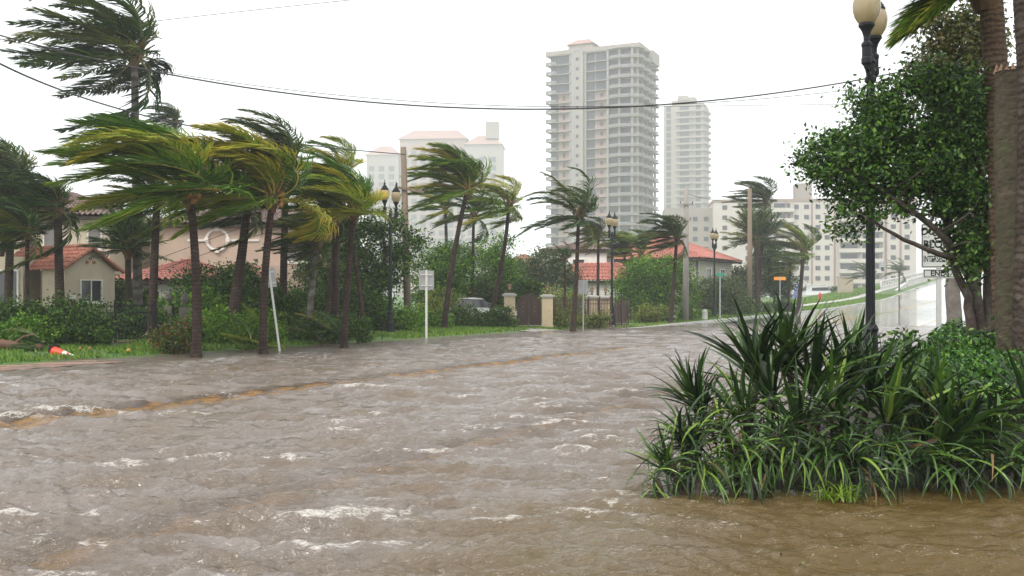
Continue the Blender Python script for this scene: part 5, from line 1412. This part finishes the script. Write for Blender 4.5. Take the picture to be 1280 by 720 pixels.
for i, (px, d, m_, lb) in enumerate([(161, 28.6, m_cocoy, 'round yellow coconut lying on the grass right of the cone'), (100, 28.7, m_coco, 'orange-brown coconut husk on the grass just behind the cone'),
                     (112, 28.9, m_coco, 'brown coconut husk farther right behind the cone'), (47, 28.6, m_coco, 'brown coconut husk left of the cone on the grass')]):
    x = (px - 640) / F * d; me = coco_me.copy(); me.materials.clear(); me.materials.append(m_)
    tag(link_mesh('coconut', me, None, (x, d, G(x, d) + .06), (1.3, i, .3), (.75, .75, .8) if i == 0 else (.55, .5, .6)), lb, 'coconut')
# ================================================================== FOREGROUND RIGHT
# grass on the verges: one mass of blades
def grass():
    rng = np.random.RandomState(9); V = []; pts = []
    def patch(u0, u1, s0, s1, n, hmin=.04, hmax=.12, cut=.44):
        u = u0 + (u1 - u0) * rng.rand(n); s = s0 + (s1 - s0) * rng.rand(n); x, y = xy(u, s)
        keep = fbm(x * .8, y * .8, 91) > cut; x, y = x[keep], y[keep]; z = ground(x, y)
        ok = z > -.02; x, y, z = x[ok], y[ok], z[ok]
        return np.stack([x, y, z, hmin + (hmax - hmin) * rng.rand(len(x))], 1)
    A = [patch(-26.4, -22.2, 6, 48, 36000, .05, .13, .38), patch(-30, -27, 6, 60, 12000, .05, .14), patch(-23.6, -19.5, 47, 110, 26000, .05, .12, .40), patch(-32, -25.2, 45, 150, 26000, .05, .14, .3),
         patch(-34, -25.4, 110, 230, 12000, .1, .25, .2), patch(-23.6, -19.5, 100, 190, 9000, .06, .18, .3)]
    P = np.concatenate(A); N = len(P); a = rng.rand(N) * 6.28; w = (.012 + .012 * rng.rand(N)) * (1 + P[:, 1] / 60)
    h = P[:, 3] * 1.2; lean = rng.normal(size=(N, 2)) * .35 * h[:, None]; lean[:, 0] -= .3 * h
    dx, dy = np.cos(a) * w, np.sin(a) * w
    v0 = np.stack([P[:, 0] - dx, P[:, 1] - dy, P[:, 2] - .01], 1); v1 = np.stack([P[:, 0] + dx, P[:, 1] + dy, P[:, 2] - .01], 1)
    v2 = np.stack([P[:, 0] + lean[:, 0], P[:, 1] + lean[:, 1], P[:, 2] + h], 1)
    Vv = np.stack([v0, v1, v2], 1).reshape(-1, 3); Fq = np.arange(N * 3).reshape(-1, 3)
    m_ = leaf_mat('grass_blade', [(.05, .13, .012), (.10, .23, .02), (.16, .30, .03), (.26, .34, .06)], .5, .3, .3, objvar=0)
    tag(link_mesh('grass', np_mesh('grass', Vv, Fq, m_)), 'short bright green grass on the verges along the flooded street', 'grass', kind='stuff')
grass()

# leaf litter and twigs at the water edge
def litter():
    rng = np.random.RandomState(19); n = 900
    u = -27.5 + 5.5 * rng.rand(n); s = 8 + 60 * rng.rand(n); x, y = xy(u, s); z = ground(x, y); ok = z > 0
    C = np.stack([x, y, z + .02], 1)[ok]; V, Fq = leaf_points(C, .13, rng, 2.2, .1, 2.0)
    m_ = leaf_mat('fallen_leaf', [(.05, .09, .02), (.18, .10, .03), (.32, .18, .06), (.12, .05, .025)], .6, .1, .3, objvar=0)
    tag(link_mesh('leaf_litter', np_mesh('leaf_litter', V, Fq, m_)), 'torn leaves and bits of husk strewn over the left verge', 'leaf litter', kind='stuff')
litter()

# --- the big broadleaf tree over the sign
D = 13.6; bx, by = (1222 - 640) / F * D, D
def lp(px, py, dd=0.0):
    p = at(px, py, D + dd); return (p.x - bx, p.y - by, p.z - .2)
def bl(px, py, rx, rz, ry=.7, dd=0.0):
    c = lp(px, py, dd); s_ = D / F; return (c[0], c[1], c[2], rx * s_, ry, rz * s_)
tree('broadleaf_tree', 'large dark glossy-leaved tree overhanging the road sign and big lamp post', 'tree', Vector((bx, by, .2)),
     [[.075, lp(1228, 420), lp(1222, 370), lp(1206, 330), lp(1175, 290, -.2), lp(1120, 250, -.3), lp(1070, 215, -.3)],
      [.07, lp(1216, 420), lp(1210, 372), lp(1192, 330), lp(1180, 270, .2), lp(1150, 200, .2), lp(1120, 150, .2)],
      [.085, lp(1236, 420), lp(1238, 360), lp(1234, 290), lp(1225, 210), lp(1205, 130), lp(1190, 100)],
      [.05, lp(1232, 330), lp(1180, 320, -.2), lp(1130, 300, -.3), lp(1080, 270, -.3)],
      [.05, lp(1225, 260), lp(1190, 230), lp(1140, 180), lp(1090, 140)]],
     [bl(1050, 205, 42, 36), bl(1085, 235, 44, 40), bl(1095, 165, 50, 42), bl(1130, 130, 40, 34), bl(1150, 190, 55, 55, .8), bl(1195, 140, 45, 52, .8),
      bl(1205, 215, 45, 60, .8), bl(1160, 242, 52, 36), bl(1212, 290, 26, 50), bl(1180, 108, 28, 22), bl(1030, 190, 20, 18), bl(1110, 200, 60, 50, .8), bl(1070, 262, 26, 34), bl(1060, 120, 12, 10, .3), bl(1100, 118, 24, 16), bl(1205, 180, 40, 70, .8, .5), bl(1150, 90, 14, 12), bl(1216, 330, 22, 34, .5), bl(1218, 240, 18, 80, .6, .4)],
     500, 100, .070, m_leaf_ficus, m_bark, seed=101, spread=.105, twigs=220, wind=.35, elong=1.9, shell=.50, twig_r=.008)
tree('broadleaf_tree', 'olive-brown leafy tree behind the ringed leaning palm trunk', 'tree', at(1200, 374, 17) * 1.0 + Vector((0, 0, .3 - EYE)),
     [[.10, (.2, 0, 0), (.3, 0, 1.8), (.25, .1, 3.6), (.1, 0, 5.2)], [.05, (.2, 0, 2.2), (-.3, 0, 3.6), (-.5, 0, 4.4)]],
     [(-.35, 0, 5.1, .5, .5, .6), (.1, 0, 4.6, .5, .5, .6), (.3, 0, 5.4, .35, .5, .6), (-.15, 0, 5.8, .5, .4, .4), (.25, .2, 3.8, .4, .4, .6), (.35, 0, 6.2, .3, .3, .4)],
     330, 60, .085, leaf_mat('olive_leaf_small', [(.03, .05, .012), (.06, .085, .018), (.11, .12, .025), (.16, .12, .04)], .45, .25, .4, objvar=0), m_bark, seed=102, spread=.14, twigs=60, wind=.3, twig_r=.008, shell=.2)

# --- the three big trunks at the right edge
m_ring = palm_bark('ringed_palm_bark', (.11, .070, .046), (.24, .19, .15), 13)
m_boot = M('mossy_stump_bark', (.060, .045, .028), .9, .35, 6, 1.0, 16, stain=((.045, .065, .020), .7, 2.5))
m_dkring = palm_bark('dark_palm_bark', (.060, .045, .036), (.16, .135, .11), 11)
def rough_trunk(mb, pts, r0, r1, rings, n=26, amp=.05, seed=3, blocky=0.0):
    rs = np.random.RandomState(seed); P = [Vector(p) for p in pts]; K_ = len(P) - 1
    def cr(t):
        f = t * K_; i = min(int(f), K_ - 1); u = f - i
        p0, p1, p2, p3 = P[max(i-1, 0)], P[i], P[i+1], P[min(i+2, K_)]
        return .5 * ((2*p1) + (p2 - p0)*u + (2*p0 - 5*p1 + 4*p2 - p3)*u*u + (3*p1 - p0 - 3*p2 + p3)*u**3)
    m = rings * 5; vs = []
    off = rs.rand(rings + 2, 8) * .5
    for i in range(m + 1):
        t = i / m; c = cr(t); r = r0 + (r1 - r0) * t
        for k_ in range(n):
            a = 2 * math.pi * k_ / n
            ph = t * rings + .30 * math.sin(a + 1.0) + .22 * math.sin(3 * a + t * 9)   # slanting, uneven rings
            fr = ph - math.floor(ph); rr = r * (1 + amp * (fr ** .6 if fr < .85 else (1 - fr) / .15) - amp * .5)
            if blocky:
                bi = int(ph) % (rings + 1); col = int((a / (2 * math.pi)) * 8 + (bi % 2) * .5) % 8
                edge = ((a / (2 * math.pi)) * 8 + (bi % 2) * .5) % 1
                rr *= 1 + blocky * (off[bi, col] * 2 - .5) - (blocky * .9 if edge < .14 else 0)
            rr *= 1 + (rs.rand() - .5) * .02
            vs.append(c + Vector((math.cos(a), math.sin(a), 0)) * rr)
    fs = [(i*n+k_, i*n+(k_+1) % n, (i+1)*n+(k_+1) % n, (i+1)*n+k_) for i in range(m) for k_ in range(n)] + [tuple(m*n + k_ for k_ in range(n))]
    mb.add(vs, fs)
def rel(pts, b): return [at(*p) - b for p in pts]
b = Vector((at(1254, 0, 13.0).x, 13.0, .2))
t = empty('palm_tree', b, 0, 'palm with curving reddish-brown ringed trunk, fronds hanging over the dark tree', 'palm tree')
mb = MB(); rough_trunk(mb, rel([(1262, 500, 13.0), (1256, 380, 13.0), (1251, 260, 13.0), (1249, 150, 13.0), (1243, 60, 13.0), (1239, 0, 13.0), (1236, -70, 13.0)], b), .155, .140, 62, amp=.07, seed=4)
mb.build('trunk', m_ring, t, smooth=True)
CR_W = [frond_mesh(900 + i, 2.4 + (i * .37) % 1.5, .35 - 1.2 * ((i * 7) % 14) / 14, .76 + .19 * (i % 3), .3, .8, .72, .024, 60, .4, (m_frond if i % 3 else m_frond_dark, m_rachis), Vector((-1, 0, -.55))) for i in range(26)]
CR_W += [frond_mesh(930 + i, i * .9, .5 + .5 * (i % 2), 1.8, 1.2, .4, .85, .032, 40, .9, (m_frond, m_rachis)) for i in range(7)]
hd = at(1234, -14, 13.0) - b
for me in CR_W: link_mesh('frond', me, t, hd + Vector((-.1, -.1, 0)))
mb = MB(); mb.lathe([(.15, -.3), (.26, 0), (.2, .3), (.05, .6)], hd, 10); mb.build('crown_base', m_fibre, t)

b = Vector((at(1262, 0, 11.9).x, 11.9, .2))
t = empty('palm_stump', b, 0, 'broken-off mossy palm trunk with ragged flat top between the two ringed trunks', 'palm stump')
mb = MB(); rough_trunk(mb, rel([(1265, 480, 11.9), (1263, 400, 11.9), (1264, 300, 11.9), (1261, 200, 11.9), (1262, 130, 11.9), (1262, 86, 11.9)], b), .165, .158, 34, amp=.05, seed=7, blocky=.06)
mb.build('trunk', m_boot, t, smooth=False)
rng = random.Random(4); tp_ = at(1262, 86, 11.9) - b
for i in range(14):
    a = i / 14 * 6.28; mb = MB(); c = tp_ + Vector((math.cos(a) * .15, math.sin(a) * .15, -.04)); mb.tube([c, c + Vector((rng.uniform(-.01,.01), 0, rng.uniform(.04, .09)))], [.035, .008], 4); mb.build('splinter', M('torn_wood', (.30, .19, .12), .9, .2, 9) if i == 0 else bpy.data.materials['torn_wood'], t)

b = Vector((at(1288, 0, 11.2).x, 11.2, .15))
t = empty('palm_tree', b, 0, 'dark straight palm trunk cut by the right edge of the picture', 'palm tree')
mb = MB(); rough_trunk(mb, rel([(1287, 530, 11.2), (1287, 430, 11.2), (1290, 300, 11.2), (1294, 150, 11.2), (1291, 60, 11.2), (1286, -20, 11.2), (1284, -90, 11.2)], b), .185, .165, 66, amp=.05, seed=9)
mb.build('trunk', m_dkring, t, smooth=True)
hd = at(1284, -95, 11.2) - b
for i, me in enumerate(CR_W[26:]): link_mesh('frond', me, t, hd, (0, 0, .3 * i), .9)
mb = MB(); mb.lathe([(.15, -.3), (.26, 0), (.2, .3), (.05, .6)], hd, 10); mb.build('crown_base', m_fibre, t)
# pale trunk behind the sign
x_ = (1192 - 640) / F * 22
t = empty('tree_trunk', (x_, 22, .3), 0, 'pale stout trunk just right of the ENDS sign post', 'tree trunk')
mb = MB(); rough_trunk(mb, [(0, 0, -.3), (.02, 0, .8), (-.02, 0, 1.6), (.1, 0, 2.4), (.2, 0, 3.4)], .17, .14, 20, amp=.03, seed=12); mb.build('trunk', m_bark_grey, t, smooth=True)
mb = MB(); mb.tube([(.2, 0, 3.3), (.3, 0, 3.8), (.2, 0, 4.4)], [.12, .08, .04], 8); mb.build('branch', m_wood_g, t, smooth=True)

# --- bed of ground cover and small shrubs at the trees' feet
shrub('ground_cover', 'glossy low ground cover spreading around the tree stems at right', 'ground cover', 1200, 0, 2.5, .62, 11.6, m_leaf_ficus, .06, 1.5, 111, 2.4, wind=.1, elong=1.6, up=None) if False else None
def cover():
    rng = np.random.RandomState(31); n = 34000
    x = 3.4 + 6.0 * rng.rand(n); y = 9.6 + 6.5 * rng.rand(n)
    u, s = us(x, y); px = x / y * F + 640
    h = .80 + .35 * (fbm(x * 1.1, y * 1.1, 33) - .3) * 2; h *= sst(1090, 1190, px) * .92 + .08
    h = h * sst(-2.2, -1.0, u)
    keep = (h > .08)
    z = ground(x, y) + h * (1 - .55 * rng.rand(n) ** 2)
    C = np.stack([x, y, z], 1)[keep]; V, Fq = leaf_points(C, .062, rng, 1.7, .1, 1.3)
    o = link_mesh('ground_cover', np_mesh('ground_cover', V, Fq, leaf_mat('cover_leaf', [(.012, .042, .006), (.030, .105, .012), (.06, .175, .018), (.13, .28, .03)], .3, .2, .5, objvar=0)))
    tag(o, 'bright glossy ground cover round the feet of the big tree and palm trunks', 'ground cover', kind='stuff')
cover()
shrub('shrub', 'sparse dark twiggy shrub in front of the road sign post', 'shrub', 1150, 0, .85, 1.35, 13.6, m_leaf_ficus, .075, .16, 112, .5, z=.2, wind=.1)
shrub('shrub', 'dense dark shrub at the foot of the big tree, left of the stump', 'shrub', 1222, 0, .9, 1.1, 12.3, m_leaf_ficus, .07, .55, 113, .6, z=.25, wind=.1)

# --- strap-leaved shrubs: each leaf is a part
m_strap = leaf_mat('strap_leaf', [(.006, .016, .005), (.013, .034, .008), (.030, .070, .012), (.065, .13, .020)], .30, .12, .45, objvar=1.0)
m_strap_l = leaf_mat('strap_leaf_lighter', [(.020, .052, .008), (.048, .115, .014), (.10, .195, .022), (.22, .33, .045)], .30, .2, .45, objvar=1.0)
m_strap_b = leaf_mat('strap_leaf_withered', [(.12, .07, .03), (.22, .13, .06), (.30, .19, .10)], .6, .15, .3, objvar=1.0)
def strap(seed, a0, a1, pw, w=.040, fold=.35, twist=.0):
    rng = random.Random(seed); n = 9; p = Vector((0, 0, 0)); vs = []; 
    for i in range(n + 1):
        t = i / n; th = a0 + (a1 - a0) * t ** pw; d_ = Vector((math.sin(th), 0, math.cos(th)))
        ww = w * (.75 + .5 * min(1, t * 3)) * (1 - max(0, (t - .45) / .55) ** 1.5) * .5 + .0008
        nrm = Vector((math.cos(th), 0, -math.sin(th))); tw_ = twist * t
        s_ = Vector((0, math.cos(tw_), 0)) + nrm * math.sin(tw_)
        vs += [p + s_ * ww, p + nrm * ww * fold, p - s_ * ww]
        p = p + d_ / n + Vector((0, rng.gauss(0, .006), 0))
    fs = []
    for i in range(n): fs += [(i*3, i*3+1, i*3+4, i*3+3), (i*3+1, i*3+2, i*3+5, i*3+4)]
    return vs, fs
def strapmesh(mat, *a, **k_):
    mb = MB(); mb.add(*strap(*a, **k_)); return mb.mesh('leaf', mat, smooth=False, recalc=False)
SH = {}
for nm, mt in (('d', m_strap), ('l', m_strap_l), ('b', m_strap_b)):
    SH[nm] = dict(erect=[strapmesh(mt, 10 + i, .02, .30 + .18 * i, 1.8, w=.043, twist=.3 * (i - 2)) for i in range(5)],
                  arch=[strapmesh(mt, 20 + i, .15, 1.3 + .22 * i, 1.5, w=.035, twist=.5 * (i - 2)) for i in range(5)],
                  droop=[strapmesh(mt, 30 + i, .3, 2.1 + .2 * i, .85, w=.028, twist=.6 * (i - 2)) for i in range(5)])
def strap_plant(label, heads, group=None, seed=1, stems=True):
    """heads: (px, py, d, n, length, mode, tone, lean az, lean amt, spread)"""
    h0 = heads[0]; hx = sum((h_[0] - 640) / F * h_[2] for h_ in heads) / len(heads); hy = sum(h_[2] for h_ in heads) / len(heads)
    base = Vector((hx, hy, G(hx, hy))); t = empty('strap_leaved_shrub', base, 0, label, 'shrub', group); rng = random.Random(seed)
    mb = MB(); tot = sum(h_[3] for h_ in heads); mul = min(1.4, 296 / tot)
    for (px, py, d, n, L, mode, tone, laz, lam, spr) in heads:
        n = int(n * mul)
        H = at(px, py, d) - base; g = Vector((H.x * .75, H.y * .9, -.05))
        if H.z < .1: H.z = .1
        mb.tube(limb_path(g, H, rng, .12, 6), [.035, .032, .03, .03, .03, .035], 7)
        for i in range(n):
            az = i * 2.39996 + rng.uniform(-.3, .3); t_ = (i + .5) / n
            tilt = spr * (t_ ** .75) + rng.gauss(0, .08)
            m_ = mode if mode != 'mix' else ('erect' if t_ < .4 else 'arch' if t_ < .8 else 'droop')
            tn = tone if rng.random() > .012 else 'b'
            if tone == 'm': tn = 'l' if rng.random() < .45 else ('d' if rng.random() > .015 else 'b')
            if tn == 'b' and m_ == 'erect': tn = 'd'
            me = rng.choice(SH[tn][m_]); s_ = L * rng.uniform(.72, 1.15)
            R = Matrix.Rotation(az, 3, 'Z') @ Matrix.Rotation(tilt, 3, 'Y')
            if lam: R = Matrix.Rotation(lam, 3, Vector((-math.sin(laz), math.cos(laz), 0))) @ R
            R = R @ Matrix.Rotation(rng.uniform(-.5, .5), 3, 'Z')
            o = link_mesh('leaf', me, t, H + Vector((rng.gauss(0, .02), rng.gauss(0, .02), rng.uniform(-.12, .02))), R.to_euler(), (s_ * rng.uniform(.9, 1.2) if s_ < .6 else s_, s_ * rng.uniform(.95, 1.25), s_))
    mb.build('stem', m_bark, t, smooth=True)
    return t
PI = math.pi
strap_plant('tallest dark strap-leaved shrub, upright leaves against the bright road', [
    (948, 470, 9.0, 46, .80, 'erect', 'd', PI, .10, 1.0), (985, 455, 9.2, 46, .82, 'erect', 'd', 0, .06, 1.0), (965, 500, 8.7, 44, .72, 'mix', 'd', PI, .2, 1.3),
    (1015, 480, 9.0, 44, .76, 'erect', 'd', 0, .15, 1.1), (930, 515, 8.6, 40, .62, 'mix', 'm', PI, .3, 1.4), (1000, 530, 8.5, 40, .6, 'mix', 'd', 0, .1, 1.5)], seed=201)
strap_plant('small fan of dark strap leaves standing apart at upper left of the clump', [
    (868, 500, 9.0, 42, .52, 'erect', 'd', PI, .15, 1.15), (880, 515, 8.8, 34, .46, 'mix', 'd', PI, .1, 1.4)], seed=202)
strap_plant('dark strap-leaved shrub in front of the big lamp post, leaf tips blown right', [
    (1062, 470, 9.3, 46, .70, 'erect', 'd', 0, .18, 1.2), (1088, 495, 9.0, 44, .74, 'mix', 'd', 0, .3, 1.3), (1040, 505, 8.8, 40, .62, 'mix', 'm', 0, .1, 1.4), (1110, 520, 8.8, 36, .72, 'mix', 'm', 0, .4, 1.2)], seed=203)
strap_plant('low ragged clump of drooping leaves reaching into the water at the left end', [
    (856, 545, 8.5, 44, .50, 'arch', 'm', PI, .35, 1.3), (838, 580, 8.25, 44, .44, 'mix', 'm', PI, .5, 1.4), (878, 580, 8.2, 44, .48, 'droop', 'm', PI, .2, 1.2), (820, 600, 8.1, 26, .36, 'droop', 'm', PI, .6, 1.3), (868, 555, 8.4, 34, .5, 'mix', 'd', PI, .3, 1.5)], seed=204)
strap_plant('drooping grass-like clump below the tallest shrub at the waterline', [
    (920, 560, 8.3, 46, .52, 'droop', 'm', PI, .15, 1.2), (955, 570, 8.25, 48, .54, 'droop', 'm', 0, .0, 1.2), (990, 560, 8.3, 46, .54, 'droop', 'm', 0, .1, 1.2), (935, 590, 8.1, 34, .42, 'droop', 'm', -PI/2, .2, 1.3), (905, 530, 8.5, 36, .5, 'arch', 'm', PI, .3, 1.3), (975, 535, 8.4, 40, .5, 'arch', 'd', 0, .1, 1.5)], seed=205)
strap_plant('light green drooping clump in the middle of the water edge', [
    (1030, 560, 8.3, 46, .54, 'droop', 'm', 0, .1, 1.2), (1068, 570, 8.25, 46, .56, 'droop', 'm', 0, .0, 1.2), (1105, 560, 8.35, 44, .54, 'droop', 'm', 0, .1, 1.2), (1050, 535, 8.5, 36, .52, 'arch', 'd', 0, .1, 1.5), (1085, 595, 8.1, 30, .38, 'droop', 'm', -PI/2, .2, 1.3)], seed=206)
strap_plant('wide fan of leaves sweeping to the right edge below the ground cover', [
    (1150, 540, 9.0, 50, .92, 'arch', 'm', 0, .62, .75), (1165, 560, 8.7, 46, .86, 'arch', 'd', 0, .70, .8), (1195, 545, 9.0, 46, .85, 'arch', 'm', 0, .55, .9), (1140, 525, 9.2, 36, .8, 'mix', 'd', 0, .45, .9)], seed=207)
strap_plant('long drooping leaves trailing in the brown water at the right', [
    (1150, 572, 8.3, 48, .60, 'droop', 'm', 0, .3, 1.1), (1190, 578, 8.3, 48, .62, 'droop', 'm', 0, .35, 1.1), (1230, 575, 8.4, 46, .62, 'droop', 'm', 0, .35, 1.1), (1265, 570, 8.5, 44, .6, 'droop', 'm', 0, .3, 1.2), (1300, 560, 8.6, 40, .6, 'droop', 'm', 0, .2, 1.2), (1235, 540, 8.8, 40, .7, 'arch', 'd', 0, .4, 1.2), (1290, 520, 9.0, 40, .7, 'mix', 'd', 0, .2, 1.3)], seed=208)
x_, d_ = (1048 - 640) / F * 8.0, 8.0
t = empty('grass_tuft', (x_, d_, G(x_, d_)), 0, 'small bright yellow-green tuft at the waterline in front of the middle clump', 'grass tuft'); rng = random.Random(7)
m_tuft = leaf_mat('tuft_leaf', [(.14, .24, .02), (.24, .36, .03)], .4, .3, .4, objvar=1.0)
tf = [strapmesh(m_tuft, 60 + i, .1, 1.2 + .3 * i, 1.2, w=.05) for i in range(4)]
for i in range(70):
    s_ = rng.uniform(.12, .26); R = Matrix.Rotation(i * 2.4, 3, 'Z') @ Matrix.Rotation(rng.uniform(.0, .9), 3, 'Y')
    link_mesh('leaf', rng.choice(tf), t, (rng.gauss(0, .09), rng.gauss(0, .04), .08), R.to_euler(), s_)
def floating():
    rng = np.random.RandomState(77); n = 90
    x = .2 + 5.2 * rng.rand(n); y = 5.4 + 2.6 * rng.rand(n)
    C = np.stack([x, y, np.full(n, .022)], 1); V, Fq = leaf_points(C, .027, rng, 2.0, .0, 6.0)
    m_ = leaf_mat('floating_leaf', [(.05, .10, .02), (.12, .18, .04), (.22, .16, .07), (.08, .05, .03)], .5, .1, .3, objvar=0)
    tag(link_mesh('floating_leaves', np_mesh('floating_leaves', V, Fq, m_)), 'torn leaf bits drifting on the brown water before the shrubs', 'floating leaves', kind='stuff')
floating()
# broken cane stem in the clump
p_ = at(1150, 557, 8.55); t = empty('broken_stem', p_, 0, 'cut reddish-brown woody stem lying among the right-hand leaves', 'broken stem')
mb = MB(); rough_trunk(mb, [(-.16, -.05, -.03), (-.05, -.05, .01), (.06, -.02, .03), (.22, .1, .06)], .05, .035, 6, n=10, amp=.06, seed=2); mb.build('stem', m_log, t, smooth=True)
# dark soil bank the clump grows from (rises out of the water behind the leaf curtain)

# ------------------------------------------------------------------ houses: move the empties to their bases
for o in list(COL.objects):
    if o.type == 'EMPTY' and o.parent is None and o.get('category') in ('house',) and o.location.length < 1e-6:
        xs = []; ys = []
        for c in o.children:
            if c.type == 'MESH':
                for v in c.bound_box:
                    w_ = c.location + Vector(v) if c.rotation_euler[2] == 0 else c.location
                    xs.append(w_.x); ys.append(w_.y)
        m_ = Vector(((min(xs) + max(xs)) / 2, min(ys), 0)); o.location = m_
        for c in o.children: c.location -= m_

# ------------------------------------------------------------------ haze: one box of rainy air
hz = MB().box(-1100, -120, -3, 1300, 950, 132)
m_hz = bpy.data.materials.new('rain_haze'); m_hz.use_nodes = True; n_ = m_hz.node_tree.nodes; n_.clear()
ou = n_.new('ShaderNodeOutputMaterial'); pv = n_.new('ShaderNodeVolumePrincipled')
pv.inputs['Color'].default_value = (.97, .98, 1.0, 1); pv.inputs['Density'].default_value = .00072; pv.inputs['Anisotropy'].default_value = 0.0
m_hz.node_tree.links.new(pv.outputs[0], ou.inputs['Volume'])
tag(hz.build('haze', m_hz), kind='stuff')
